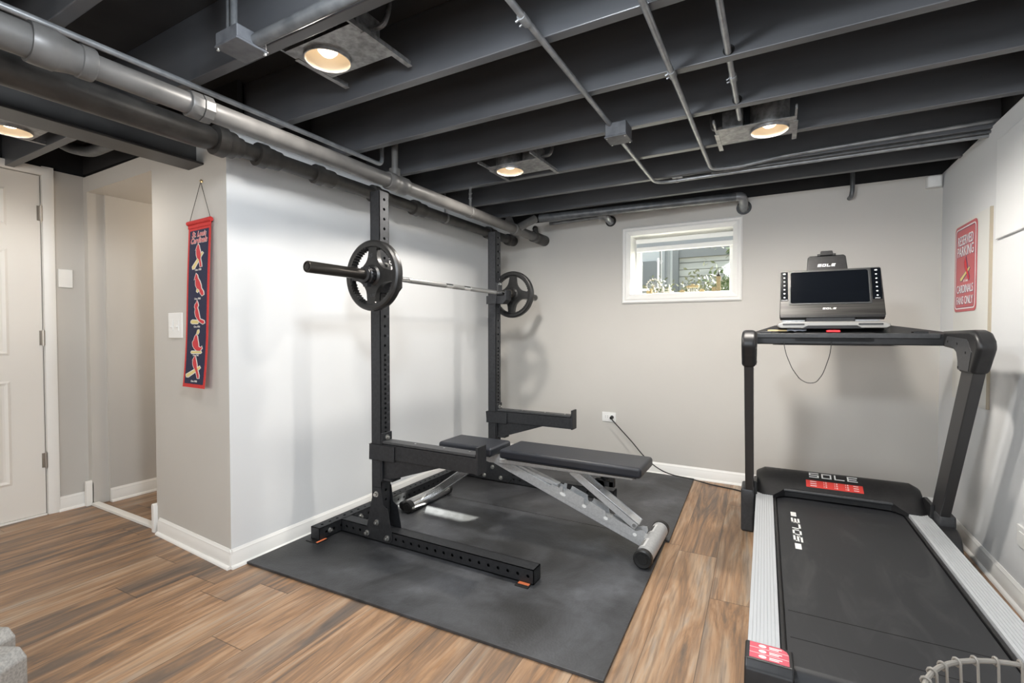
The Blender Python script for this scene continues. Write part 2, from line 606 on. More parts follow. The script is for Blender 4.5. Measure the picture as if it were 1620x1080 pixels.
JY = [3.53, 3.115, 2.70, 2.285, 1.877, 1.47, 1.065, .66, .25, -.16, -.57, -.98, -1.39]
for i, y in enumerate(JY):
    x0 = -3.93 if y < 1.3 else XL-.05
    b = MB().box(x0, XR+.03, y-.04, y, ZJ, ZC)
    o = struct('ceiling_beam', b, 'joist', .003)
    if y in (1.877, 2.285):
        h = MB().cyl((-.156, y-.0405, 2.092), (-.156, y-.0395, 2.092), .019, seg=20)
        struct('cable_hole', h, 'hole', parent=o)
# steel beam under the joists
b = MB().box(-2.605, -2.455, -2.0, 1.40, 1.930, 1.940).box(-2.605, -2.455, -2.0, 1.40, 2.058, 2.068).box(-2.535, -2.525, -2.0, 1.40, 1.94, 2.058)
struct('steel_beam', b, 'beam', .002)
struct('ceiling_trim', MB().box(-3.9, XL, 1.385, 1.41, 2.12, ZC), 'ceil')


def base_profile(h=.088, d=.014):
    return [(0, 0), (d, 0), (d, h*.70), (d*.72, h*.78), (d*.72, h*.86), (d*.35, h*.95), (d*.25, h), (0, h)]


def baseboard(name, p, q, n, shoe=True, h=.088):
    """profile run from p to q, standing proud of the wall in direction n"""
    p, q, n = Vector((*p, 0)), Vector((*q, 0)), Vector((*n, 0)).normalized()
    dr = (q-p).normalized()
    L = (q-p).length
    b = MB()
    m = Matrix(((n.x, 0, dr.x, p.x), (n.y, 0, dr.y, p.y), (0, 1, 0, 0), (0, 0, 0, 1)))
    b.prism(base_profile(h), 2, 0, L, m)
    if shoe:
        b.prism([(.014, 0), (.027, 0), (.026, .007), (.022, .012), (.014, .015)], 2, 0, L, m)
    return struct(name, b, 'trim', smooth=True)


baseboard('baseboard_left', (XL, 1.318), (XL, YB), (1, 0))
baseboard('baseboard_back', (XL, YB), (XR, YB), (0, -1))
baseboard('baseboard_right', (XR, -2), (XR, YB), (-1, 0))
baseboard('baseboard_hall', (-2.985, 1.370), (XL+.012, 1.328), (-.055, -1))
baseboard('baseboard_alcove', (-3.828, 1.47), (-3.828, 2.9), (1, 0))
baseboard('baseboard_door', (-3.90, 1.228), (-3.90, 1.385), (1, 0))

# low white sill and its two posts across the alcove opening
t_ = thing('gate_track', 'white wooden track strip between two short posts across the alcove opening', 'gate track', (-3.45, 1.385, 0))
obj('track_strip', MB().box(-3.84, -3.05, 1.375, 1.415, 0, .018), 'trim', t_, .003)
for x in (-3.862, -3.028):
    b = MB().prism([(x-.014, 0), (x+.014, 0), (x+.014, .145), (x+.006, .16), (x-.008, .16), (x-.014, .15)], 1, 1.352, 1.392)
    obj('post', b, 'trim', t_, .003)

# ------------------------------------------------------------------ door
b = MB()
b.box(-3.936, -3.90, DY0, DY1, .012, DZ)
dr = struct('door_1', b, 'door', .002)
for (y0, y1, z0, z1) in ((.46, .69, .22, .83), (.77, 1.030, .22, .83), (.46, .69, .98, 1.60), (.77, 1.030, .98, 1.60), (.46, .69, 1.73, 1.95), (.77, 1.030, 1.73, 1.95)):
    b = MB()
    # raised moulding with a bevelled field
    for (k0, k1, h0, h1) in ((0, .012, .0, .005), (.012, .03, .005, -.002), (.03, .055, -.002, .004)):
        a = [(y0+k0, z0+k0), (y1-k0, z0+k0), (y1-k0, z1-k0), (y0+k0, z1-k0)]
        c_ = [(y0+k1, z0+k1), (y1-k1, z0+k1), (y1-k1, z1-k1), (y0+k1, z1-k1)]
        for i in range(4):
            j = (i+1) % 4
            b.b.faces.new([b.b.verts.new((-3.8995+h, p[0], p[1])) for h, p in ((h0, a[i]), (h0, a[j]), (h1, c_[j]), (h1, c_[i]))])
    b.b.faces.new([b.b.verts.new((-3.8955, p[0], p[1])) for p in c_])
    bmesh.ops.remove_doubles(b.b, verts=b.b.verts, dist=1e-5)
    bmesh.ops.recalc_face_normals(b.b, faces=b.b.faces)
    struct('door_panel', b, 'door', parent=dr)
for z in (1.83, 1.08, .335):
    b = MB().cyl((-3.893, DY1+.002, z-.045), (-3.893, DY1+.002, z+.045), .007, seg=12)
    b.cyl((-3.893, DY1+.002, z-.052), (-3.893, DY1+.002, z+.052), .004, seg=10)
    b.box(-3.9, -3.897, DY1-.016, DY1+.014, z-.044, z+.044)
    struct('hinge', b, 'nickel', parent=dr, smooth=True)
b = MB().cyl((-3.90, DY0+.06, .96), (-3.86, DY0+.06, .96), .012).sphere((-3.845, DY0+.06, .96), .028)
struct('door_knob', b, 'nickel', parent=dr, smooth=True)
b = MB()
cas = [(0, 0), (.052, 0), (.052, .016), (.044, .018), (.010, .012), (0, .008)]
b.prism([(-3.90+h, DY1+.008+w) for w, h in cas], 2, 0, DZ+.06)
b.prism([(-3.90+h, DY0-.008-w) for w, h in cas], 2, 0, DZ+.06)
b.prism([(-3.90+h, DZ+.006+w*.9) for w, h in cas], 1, DY0-.008, DY1+.06, Matrix(((1, 0, 0, 0), (0, 1, 0, 0), (0, 0, 1, 0), (0, 0, 0, 1))))
struct('trim_3', b, 'trim', smooth=True)
struct('trim_4', MB().box(-3.985, -3.885, DY0, DY1, 0, .010), 'trim', .002)

# ------------------------------------------------------------------ window
b = MB()
CW = .0625
steps = [(0, 0.012), (.010, .020), (.022, .016), (.034, .020), (.050, .014), (CW, .008)]
ox0, ox1, oz0, oz1 = -1.0975, -.2225, 1.340, 1.944
for i in range(len(steps)-1):
    (k0, h0), (k1, h1) = steps[i], steps[i+1]
    a = [(ox0+k0, oz0+k0), (ox1-k0, oz0+k0), (ox1-k0, oz1-k0), (ox0+k0, oz1-k0)]
    c_ = [(ox0+k1, oz0+k1), (ox1-k1, oz0+k1), (ox1-k1, oz1-k1), (ox0+k1, oz1-k1)]
    for e in range(4):
        f = (e+1) % 4
        b.b.faces.new([b.b.verts.new((p[0], YB-h, p[1])) for h, p in ((h0, a[e]), (h0, a[f]), (h1, c_[f]), (h1, c_[e]))])
for (x0, x1, z0, z1) in ((ox0, ox0+.004, oz0, oz1), (ox1-.004, ox1, oz0, oz1), (ox0, ox1, oz0, oz0+.004), (ox0, ox1, oz1-.004, oz1)):
    b.box(x0, x1, YB-.012, YB, z0, z1)
wnd = struct('window_1', b, 'trim')
b = MB().box(WX0, WX0+.003, YB-.008, YB+.20, WZ0, WZ1).box(WX1-.003, WX1, YB-.008, YB+.20, WZ0, WZ1)
b.box(WX0, WX1, YB-.008, YB+.20, WZ0, WZ0+.012).box(WX0, WX1, YB-.008, YB+.20, WZ1-.003, WZ1)
struct('window_jamb', b, 'white', parent=wnd)
b = MB()
sx0, sx1, sz0, sz1 = WX0+.012, WX1-.012, WZ0+.012, WZ1-.012
for (x0, x1, z0, z1) in ((sx0, sx0+.036, sz0, sz1), (sx1-.036, sx1, sz0, sz1), (sx0, sx1, sz0, sz0+.014), (sx0, sx1, sz1-.035, sz1)):
    b.box(x0, x1, YB+.150, YB+.195, z0, z1)
struct('window_sash', b, 'white', parent=wnd, bev=.003)
struct('window_pane', MB().box(sx0+.03, sx1-.03, YB+.170, YB+.174, sz0+.01, sz1-.03), 'glass', parent=wnd)

bl = thing('roller_blind', 'rolled-up white blind with a grey fabric band at the top of the window', 'blind', (-.65, 3.945, 1.755))
obj('head_rail', MB().box(-1.012, -.290, 3.925, 3.97, 1.826, 1.856), 'blind_white', bl, .004)
obj('fabric_band', MB().box(-1.008, -.294, 3.932, 3.962, 1.792, 1.828), 'blind_grey', bl, .002)
obj('bottom_rail', MB().box(-1.012, -.290, 3.928, 3.968, 1.760, 1.796), 'blind_white', bl, .005)

# ------------------------------------------------------------------ garden outside the window
struct('sun_cut_slab', MB().box(-6, 6, 4.04, 4.62, 2.262, 2.34), 'trim')  # unseen overhang added to narrow the sun patch on the mat
struct('ground_outside', MB().prism([(4.06, 1.30), (5.2, 1.40), (6.6, 1.52), (9.5, 1.6), (9.5, .9), (4.06, .9)], 0, -6, 5), 'soil')
fn = thing('board_fence', 'weathered grey board fence beyond the window', 'fence', (-.2, 7.0, 1.5))
for k in range(9):
    obj('board', MB().box(-1.28, 3.5, 7.0, 7.03, 1.40+k*.095, 1.487+k*.095), 'fence', fn)
for x in (-1.24, .9):
    obj('fence_post', MB().box(x-.04, x+.04, 6.93, 7.0, 1.45, 2.45), 'post', fn)
obj('top_rail', MB().box(-1.28, 3.5, 6.96, 7.06, 2.13, 2.25), 'post', fn)
obj('backing_panel', MB().box(-1.28, 3.5, 7.03, 7.05, 1.40, 2.25), 'post', fn)
gh = thing('garden_house', 'pale house wall with a dark window seen past the fence through the window', 'building', (-3.0, 7.6, 1.5))
obj('house_wall', MB().box(-4.6, -1.35, 7.6, 9.2, 1.5, 4.5), 'siding', gh)
obj('house_window', MB().box(-2.05, -1.62, 7.57, 7.6, 1.78, 2.20), 'post', gh)
obj('window_trim', MB().box(-2.09, -2.05, 7.56, 7.6, 1.74, 2.24).box(-1.62, -1.58, 7.56, 7.6, 1.74, 2.24).box(-2.09, -1.58, 7.56, 7.6, 1.74, 1.78), 'trim', gh)
obj('downpipe', MB().cyl((-1.47, 7.55, 1.4), (-1.47, 7.55, 4.4), .035, seg=12), 'post', gh)
tag(obj('garden_stake', MB().cyl((-1.33, 6.4, 1.45), (-1.33, 6.4, 2.3), .014, seg=8), 'post'), 'thin dark stake standing in the garden before the house', 'stake')
for i, (x, y, r, mk, lb) in enumerate(((-1.25, 6.0, .16, 'leaf_pale', 'pale straw-green garden plant by the ferris wheel model'),
                                       (-.85, 5.9, .17, 'leaf_pale', 'pale straw-green plant growing behind the columned gate model'),
                                       (-.58, 5.6, .17, 'leaf_pale', 'pale grassy plant growing behind the clock tower model'),
                                       (-.42, 5.2, .20, 'leaf', 'dark green garden bush at the tower end of the window'),
                                       (-.42, 5.0, .16, 'leaf', 'leafy branch hanging under the blind, tower end'))):
    z0 = 1.47 if i < 4 else 1.98
    b = MB()
    for k in range(190 if i < 3 else 110):
        p = Vector((x+random.gauss(0, r*.55), y+random.gauss(0, r*.5), z0+abs(random.gauss(0, r*.8)) if i < 4 else z0+random.gauss(0, r*.3)))
        a = Vector((random.uniform(-1, 1), random.uniform(-1, 1), random.uniform(.2, 1.2))).normalized()*random.uniform(.04, .08)
        s = a.cross(Vector((random.uniform(-1, 1), random.uniform(-1, 1), random.uniform(-1, 1)))).normalized()*.014
        b.b.faces.new([b.b.verts.new(q) for q in (p, p+a*.5+s, p+a, p+a*.5-s)])
    o = thing('garden_plant', lb, 'plant', (x, y, z0-.08))
    f = obj('foliage', b, mk, o)
    f['kind'] = 'stuff'
    if i < 4:
        obj('stem', MB().cyl((x, y, z0-.08), (x, y, z0+r), .008, seg=8), 'leaf', o)

# souvenirs on the sill
ZS = WZ0+.012
fwh = thing('ferris_wheel_model', 'ivory toy ferris wheel model on the window sill', 'model', (-.86, 3.95, ZS))
b = MB()
wc = Vector((-.875, 3.95, ZS+.068))
ring = [wc+Vector((.052*math.cos(2*PI*k/36), 0, .052*math.sin(2*PI*k/36))) for k in range(36)]
b.tube(ring, .0024, 6, closed=True)
for k in range(12):
    b.cyl(wc, wc+Vector((.052*math.cos(2*PI*k/12), 0, .052*math.sin(2*PI*k/12))), .0009, seg=5)
obj('wheel', b, 'ivory', fwh)
b = MB()
for k in range(18):
    a = 2*PI*k/18
    b.box(-.004, .004, -.003, .003, -.004, .004, Matrix.Translation(wc+Vector((.058*math.cos(a), 0, .058*math.sin(a)))))
obj('cabins', b, 'ivory', fwh)
b = MB().box(-.928, -.90, 3.935, 3.965, ZS, ZS+.03).box(-.896, -.885, 3.93, 3.96, ZS, ZS+.045).cyl((-.90, 3.93, ZS), wc, .002, seg=6).cyl((-.85, 3.93, ZS), wc, .002, seg=6)
b.box(-.93, -.80, 3.925, 3.975, ZS, ZS+.006)
obj('stand', b, 'gold', fwh)
brm = thing('bridge_model', 'small white and tan bridge model on the sill beside the ferris wheel', 'model', (-.77, 3.95, ZS))
b = MB().box(-.82, -.72, 3.94, 3.96, ZS+.016, ZS+.021)
for x in (-.80, -.752):
    b.box(x-.007, x+.007, 3.938, 3.962, ZS, ZS+.048).prism([(x-.007, ZS+.048), (x+.007, ZS+.048), (x, ZS+.060)], 1, 3.94, 3.96)
b.box(-.80, -.752, 3.944, 3.956, ZS+.036, ZS+.040)
b.tube([(-.82, 3.95, ZS+.02), (-.81, 3.95, ZS+.028), (-.80, 3.95, ZS+.042)], .0016, 6).tube([(-.752, 3.95, ZS+.042), (-.738, 3.95, ZS+.027), (-.715, 3.95, ZS+.004)], .0016, 6)
obj('span', b, 'ivory', brm)
gm_ = thing('gate_model', 'small golden columned gate model on the middle of the window sill', 'model', (-.577, 3.95, ZS))
b = MB()
for k in range(6):
    x = -.612+k*.0145
    b.cyl((x, 3.95, ZS), (x, 3.95, ZS+.042), .0032, seg=10)
obj('columns', b, 'ivory', gm_)
b = MB().box(-.622, -.530, 3.935, 3.965, ZS+.042, ZS+.054).box(-.612, -.540, 3.938, 3.962, ZS+.054, ZS+.060).box(-.588, -.566, 3.942, 3.958, ZS+.060, ZS+.070)
for x in (-.652, -.508):
    b.box(x-.018, x+.018, 3.938, 3.962, ZS, ZS+.020).prism([(x-.02, ZS+.020), (x+.02, ZS+.020), (x, ZS+.030)], 1, 3.936, 3.964)
obj('entablature', b, 'gold', gm_)
tw = thing('clock_tower_model', 'tall thin golden clock tower model at the end of the window sill', 'model', (-.395, 3.95, ZS))
b = MB().box(-.404, -.378, 3.937, 3.963, ZS, ZS+.098).box(-.407, -.375, 3.934, 3.966, ZS+.098, ZS+.118)
b.box(-.438, -.408, 3.936, 3.964, ZS, ZS+.040)
obj('shaft', b, 'gold', tw)
b = MB().prism([(-.406, ZS+.118), (-.376, ZS+.118), (-.388, ZS+.140), (-.394, ZS+.140)], 1, 3.937, 3.963).cyl((-.391, 3.95, ZS+.139), (-.391, 3.95, ZS+.168), .005, .0006, 8)
obj('spire', b, 'string', tw)

# ------------------------------------------------------------------ pipes and conduits under the ceiling


def yrun(x, z, pts, seg=24):
    """lathe along +y: pts (y, r)"""
    b = MB()
    b.lathe([(0, pts[0][0])]+[(r, y) for y, r in pts]+[(0, pts[-1][0])], (x, 0, z), (0, 1, 0), seg)
    return b


GX, GZ = -1.79, 1.908
gp = thing('drain_pipe', 'long grey drain pipe running above the power rack to the back wall', 'pipe', (GX, 2.0, GZ-.05))
obj('pipe_run', yrun(GX, GZ, [(-2.0, .046), (.565, .046), (.60, .036), (3.835, .036)]), 'pipe_grey', gp)
obj('reducer', yrun(GX, GZ, [(.520, .0545), (.532, .056), (.575, .056), (.580, .053), (.610, .046), (.628, .044), (.630, .048), (.660, .048), (.664, .046)]), 'pipe_grey', gp)
b = MB()
b.lathe([(0, .925), (.043, .925), (.046, .930), (.046, .962), (.043, .965), (0, .965)], (GX, 0, GZ), (0, 1, 0), 10)
b.lathe([(0, .965), (.047, .966), (.047, .998), (.041, 1.003), (0, 1.003)], (GX, 0, GZ), (0, 1, 0), 10)
obj('coupling', b, 'pipe_grey', gp)
b = yrun(GX, GZ, [(1.895, .043), (1.90, .046), (1.945, .046), (1.95, .043), (1.985, .043), (1.99, .046), (2.035, .046), (2.04, .043)])
b.cyl((GX-.005, 1.96, GZ+.02), (GX-.005, 1.96, GZ+.075), .030).cyl((GX-.005, 1.96, GZ+.07), (GX-.005, 1.96, ZC), .017)
obj('tee_fitting', b, 'pipe_grey', gp)
obj('joint_collar', yrun(GX, GZ, [(2.655, .036), (2.658, .039), (2.695, .039), (2.70, .036)]), 'pipe_grey', gp)
b = yrun(GX, GZ, [(3.265, .036), (3.27, .043), (3.325, .043), (3.33, .036)])
b.tube([(GX, 3.30, GZ), (GX+.06, 3.37, GZ+.055), (GX+.11, 3.43, GZ+.098)], .030, 18)
b.tube([(GX-.01, 3.28, GZ+.01), (GX-.06, 3.33, GZ+.06), (GX-.09, 3.36, GZ+.10)], .030, 18)
obj('wye_fitting', b, 'pipe_grey', gp)
b = yrun(GX, GZ, [(3.60, .036), (3.602, .044), (3.645, .044), (3.65, .041), (3.69, .041), (3.70, .045), (3.76, .045), (3.838, .046)])
b.tube([(GX, 3.68, GZ+.02), (GX-.01, 3.67, GZ+.075)], .022, 14).sphere((GX-.01, 3.67, GZ+.078), .024)
obj('cleanout_hub', b, 'pipe_dark', gp)
b = MB().box(GX-.008, GX+.008, 2.672, 2.676, GZ+.03, ZJ+.10)
for z in (2.0, 2.03):
    b.cyl((GX-.012, 2.674, z), (GX+.012, 2.674, z), .004, seg=8)
b.lathe([(.0365, 2.665), (.038, 2.665), (.038, 2.683), (.0365, 2.683)], (GX, 0, GZ), (0, 1, 0), 24)
obj('strap_hanger', b, 'galv', gp)

KX, KZ = -2.10, 1.932
kp = thing('cast_iron_pipe', 'black hubbed cast iron pipe along the top of the wall behind the rack', 'pipe', (KX, 2.0, KZ-.06))
obj('pipe_run', yrun(KX, KZ, [(-2.0, .052), (1.12, .052), (1.16, .049), (1.19, .036), (3.74, .036)]), 'pipe_dark', kp)
for y in (1.185, 1.375, 1.69, 2.09, 2.455, 3.375, 3.72):
    big = .062 if y < 1.3 else .053 if y < 1.5 else .049
    b = yrun(KX, KZ, [(y, .037), (y+.003, big), (y+.045, big+.002), (y+.05, big-.006), (y+.085, big-.007), (y+.09, .044), (y+.118, .044), (y+.122, .036)])
    obj('pipe_hub', b, 'pipe_dark', kp)
b = MB().box(KX+.0, KX+.012, 2.80, 2.804, KZ+.03, ZJ+.08)
b.lathe([(.0365, 2.795), (.039, 2.795), (.039, 2.815), (.0365, 2.815)], (KX, 0, KZ), (0, 1, 0), 24)
obj('strap_hanger', b, 'galv', kp)


def bend(pts, r=.05, n=6):
    """polyline with rounded corners"""
    P = [Vector(p) for p in pts]
    out = [P[0]]
    for i in range(1, len(P)-1):
        a = (P[i-1]-P[i]).normalized()
        c = (P[i+1]-P[i]).normalized()
        k = min(r, (P[i-1]-P[i]).length*.49, (P[i+1]-P[i]).length*.49)
        s, e = P[i]+a*k, P[i]+c*k
        for j in range(n+1):
            u = j/n
            out.append(s*(1-u)**2+P[i]*2*u*(1-u)+e*u*u)
    out.append(P[-1])
    return out


def conduit(label, pts, r=.0105, m='conduit', name='conduit', rb=.06, couplers=(), straps=()):
    o = thing(name, label, 'conduit', pts[0])
    obj('conduit_tube', MB().tube(bend(pts, rb), r, 12), m, o)
    for p, d in couplers:
        p, d = Vector(p), Vector(d).normalized()
        b = MB().cyl(p-d*.022, p+d*.022, r*1.32, seg=14)
        for s in (-.012, .012):
            b.cyl(p+d*s, p+d*s+Vector((-.022, 0, -.008)), .0035, seg=8)
        obj('coupler', b, m, o)
    for p, n in straps:
        p = Vector(p)
        b = MB().cyl(p-Vector(n)*.008, p+Vector(n)*.008, r*1.25, seg=14)
        b.box(p.x-.03, p.x+.03, p.y-.010, p.y+.010, ZJ-.003, ZJ)
        obj('strap', b, 'galv', o)
    return o


ZK = ZJ-.014
conduit('slim grey conduit crossing the joists into the small box', [(-.672, -1.9, ZK), (-.672, 2.135, ZK)],
        couplers=(((-.675, 1.30, ZK), (0, 1, 0)),))
conduit('slim grey conduit leaving the small box and turning along the last joists', [(-.680, 2.235, ZK), (-.684, 3.120, ZK-.004), (XR+.02, 3.126, ZK-.004)], rb=.10,
        straps=(((-.55, 3.120, ZK-.004), (1, 0, 0)),))
conduit('long grey conduit bending along a joist, no box on it', [(-.344, -1.9, ZK), (-.344, 3.02, ZK), (-.20, 3.045, ZK), (.02, 3.066, ZK+.03), (XR+.02, 3.068, ZK+.045)], rb=.07,
        couplers=(((-.344, 1.83, ZK), (0, 1, 0)),))
conduit('grey conduit threaded through holes in the joists to a recessed light', [(-.155, -1.9, 2.084), (-.158, 2.43, 2.084)],
        couplers=(((-.157, 2.03, 2.084), (0, 1, 0)),))
conduit('thin dark tube clipped along a joist beside the long conduit', [(-.35, 3.097, ZK+.004), (.3, 3.097, ZK+.004), (XR+.02, 3.097, ZK+.004)], .007, 'conduit_dark')
conduit('blue-grey conduit beside the big drain pipe, turning up into the ceiling', [(-1.945, -1.9, 2.048), (-1.945, 2.02, 2.048), (-1.945, 2.02, ZC)], .011, rb=.035, m='conduit')

jb = thing('junction_box', 'small square grey junction box on the conduit in mid ceiling', 'box', (-.647, 2.185, 1.995))
obj('box_body', MB().box(-.695, -.598, 2.135, 2.235, 2.003, 2.062), 'box_grey', jb, .004)
obj('cover', MB().box(-.698, -.595, 2.132, 2.238, 1.995, 2.003), 'box_grey', jb, .003)
for x, y in ((-.688, 2.142), (-.605, 2.228), (-.688, 2.228), (-.605, 2.142)):
    obj('screw', MB().cyl((x, y, 1.992), (x, y, 1.996), .004, seg=8), 'zinc', jb)
jb = thing('junction_box', 'larger grey junction box hanging beside the brightest lamp over the hall', 'box', (-1.515, .955, 2.01))
obj('box_body', MB().box(-1.575, -1.46, .90, 1.0, 2.028, 2.068), 'box_grey', jb, .004)
obj('cover', MB().box(-1.578, -1.457, .897, 1.003, 2.020, 2.028), 'box_grey', jb, .003)
for x, y in ((-1.57, .906), (-1.464, .994)):
    obj('screw', MB().cyl((x, y, 2.014), (x, y, 2.021), .005, seg=8), 'zinc', jb)
b = MB().cyl((-1.545, .93, 2.06), (-1.545, .93, ZC), .011, seg=12)
obj('conduit_stub', b, 'conduit_dark', jb)
b = MB().cyl((-1.515, .925, 2.06), (-1.515, .925, ZC), .011, seg=12)
obj('conduit_stub', b, 'conduit_dark', jb)
tag(obj('conduit', MB().cyl((-1.46, .965, 2.046), (-.3, .965, 2.046), .020, seg=16), 'conduit_dark'), 'thick dark conduit running from the larger junction box', 'conduit')
tag(obj('supply_pipe', MB().cyl((-2.4, .48, 2.15), (-.8, .48, 2.15), .020, seg=16), 'conduit_dark'), 'dark pipe inside the joist bay above the big drain pipe', 'pipe')
b = MB().tube(bend([(-2.62, 1.24, 2.13), (-3.40, 1.24, 2.125), (-3.52, 1.16, 2.16), (-3.60, 1.12, 2.26)], .12), .030, 16)
tag(obj('vent_duct', b, 'conduit_dark'), 'dark bent pipe in the ceiling above the alcove', 'pipe')

# drain outlets through the back wall
b = MB().tube([(-.26, 3.70, 2.052), (-1.66, 3.46, 2.012)], .030, 16)
t_ = thing('waste_pipe', 'grey pipe elbow entering the wall just above the window, with its long run', 'pipe', (-.5, 3.7, 2.0))
obj('pipe_run', b, 'conduit_dark', t_)
b = MB().tube(bend([(-.30, 3.70, 2.052), (-.222, 3.705, 2.056), (-.216, 3.76, 2.03), (-.216, 3.845, 1.995)], .03), .030, 18)
obj('elbow', b, 'conduit', t_)
b = MB().lathe([(.031, 0), (.050, 0), (.048, .006), (.031, .006)], (-.216, 3.836, 2.003), (0, 1, 0), 24)
obj('collar', b, 'rubber', t_)
t_ = thing('waste_pipe', 'pale pipe elbow entering the wall between the window and the rack', 'pipe', (-1.2, 3.75, 2.0))
obj('pipe_run', MB().tube([(-1.25, 3.78, 2.045), (-1.72, 3.79, 2.040)], .014, 12), 'conduit', t_)
obj('elbow', MB().tube(bend([(-1.27, 3.77, 2.045), (-1.22, 3.765, 2.047), (-1.195, 3.845, 2.005)], .02), .027, 16), 'conduit', t_)
obj('collar', MB().lathe([(.026, 0), (.044, 0), (.042, .006), (.026, .006)], (-1.195, 3.836, 2.014), (0, 1, 0), 24), 'rubber', t_)
tag(obj('gas_line', MB().tube(bend([(.405, 3.83, 1.985), (.41, 3.775, 1.985), (.415, 3.77, 2.02), (.415, 3.765, ZC)], .025), .013, 12), 'conduit_dark'),
    'short dark pipe dropping from the ceiling into the wall above the treadmill', 'pipe')

# ------------------------------------------------------------------ recessed lights


def recessed(label, cx, cy, z, jside, power):
    o = thing('recessed_light', label, 'ceiling light', (cx, cy, z), group='recessed lights between the ceiling joists')
    R_ = .078
    b = MB().lathe([(R_, 0), (R_+.004, 0), (R_+.004, .16), (0, .16), (0, .156), (R_, .156)], (cx, cy, z), (0, 0, 1), 36, closed=True)
    obj('can', b, 'galv', o)
    b = MB().lathe([(R_-.0005, .002), (R_-.0005, .10), (R_-.02, .15), (0, .152)], (cx, cy, z), (0, 0, 1), 36)
    obj('reflector', b, 'can_in', o)
    b = MB().lathe([(0, .005), (.022, .010), (.034, .022), (.039, .040), (.036, .060), (.024, .085), (.015, .10), (.014, .14), (0, .14)], (cx, cy, z+.012), (0, 0, 1), 24)
    obj('bulb', b, 'bulb', o)
    b = MB()
    x0, x1 = (cx-.10, cx+.22) if jside > 0 else (cx-.22, cx+.10)
    hl = [(cx+(R_+.004)*math.cos(2*PI*k/28), cy+(R_+.004)*math.sin(2*PI*k/28)) for k in range(28)]
    b.holed([(x0, cy-.10), (x1, cy-.10), (x1, cy+.10), (x0, cy+.10)], [hl], .002, Matrix.Translation((0, 0, z+.012)))
    obj('mounting_plate', b, 'galv', o)
    for x in (x0-.004, x1+.004):
        b = MB().box(x-.004, x+.004, cy-.185, cy+.185, z+.012, z+.030).box(x-.010, x+.010, cy-.05, cy+.185, z+.009, z+.012)
        obj('hanger_bar', b, 'galv', o)
    xj = cx+jside*.155
    obj('wiring_box', MB().box(xj-.045, xj+.045, cy-.055, cy+.055, z+.014, z+.11), 'galv', o, .003)
    xo = xj+jside*.045
    b = MB().tube(bend([(xo, cy+.01, z+.06), (xo+jside*.05, cy+.02, z+.06), (xo+jside*.06, cy+.04, z+.13), (xo+jside*.04, cy+.05, z+.2)], .04), .009, 10)
    obj('flexible_conduit', b, 'galv', o)
    lamp('lamp_light', 'SPOT', (cx, cy, z+.004), power, (1.0, .94, .865), shadow_soft_size=.05, spot_size=math.radians(172), spot_blend=.6)
    return o


recessed('lit recessed lamp with its bulb showing, beside the larger junction box', -1.428, 1.215, 2.092, 1, 32)
recessed('small lit recessed lamp in the ceiling beyond the barbell', -1.385, 2.488, 2.055, 1, 50)
recessed('lit recessed lamp over the treadmill with a pitted mounting plate', -.040, 2.575, 2.055, -1, 64)
recessed('lit recessed lamp over the white door, beyond the steel beam', -3.20, .865, 2.068, 1, 15)

# ------------------------------------------------------------------ rubber mats
b = MB().prism([(-2.222, 1.385), (-.470, 1.450), (-.505, 2.598), (-2.225, 2.598)], 2, .001, .0125)
tag(obj('rubber_mat', b, 'mat', None, .002), 'black rubber mat under the front foot of the rack', 'mat', 'black rubber mats under the rack')
b = MB().prism([(-2.225, 2.602), (-.487, 2.602), (-.535, 3.800), (-2.225, 3.800)], 2, .001, .0125)
tag(obj('rubber_mat', b, 'mat', None, .002), 'black rubber mat reaching the back wall, beyond the bench', 'mat', 'black rubber mats under the rack')
ZM = .0125

# ------------------------------------------------------------------ power rack
rk = thing('squat_rack', 'black steel squat rack with numbered uprights standing on the rubber mats', 'rack', (-1.83, 2.47, ZM))
UX0, UX1 = -1.868, -1.802
UY = ((1.852, 1.920), (3.022, 3.090))
zt = 1.842
hz = [1.806-.0508*k for k in range(16)]
z29 = 1.806-.0508*16
hz += [z29-.0254*k for k in range(19)]
num = {}
for k in range(0, 16, 2):
    num[k] = 45-k
for k in range(0, 19, 2):
    num[16+k] = 29-k
hz2 = hz+[z29-.0254*18-.0508*k for k in range(1, 9)]


def holes_along(zs, r=.0078, cx=0.0):
    return [circ(cx, z, r, 12) for z in zs]


for (y0, y1) in UY:
    b = MB()
    z0 = ZM+.075
    w = y1-y0
    zs = [z for z in hz2 if z > z0+.02]
    b.holed([(-w/2, z0), (w/2, z0), (w/2, zt), (-w/2, zt)], holes_along(zs), .003, frame((UX1-.0015, (y0+y1)/2, 0), (0, 1, 0), (0, 0, 1)))
    b.holed([(-w/2, z0), (w/2, z0), (w/2, zt), (-w/2, zt)], holes_along(zs), .003, frame((UX0+.0015, (y0+y1)/2, 0), (0, 1, 0), (0, 0, 1)))
    b.box(UX0, UX1, y0, y0+.003, z0, zt).box(UX0, UX1, y1-.003, y1, z0, zt).box(UX0, UX1, y0, y1, zt, zt+.004)
    u = obj('upright', b, 'powder', rk)
    b = MB()
    for k, n in num.items():
        b.text(str(n), .017, frame((UX1+.0004, (y0+y1)/2+.022, hz[k]), (0, 1, 0), (0, 0, 1)), .0003)
    obj('number_lettering', b, 'ink_dim', u)
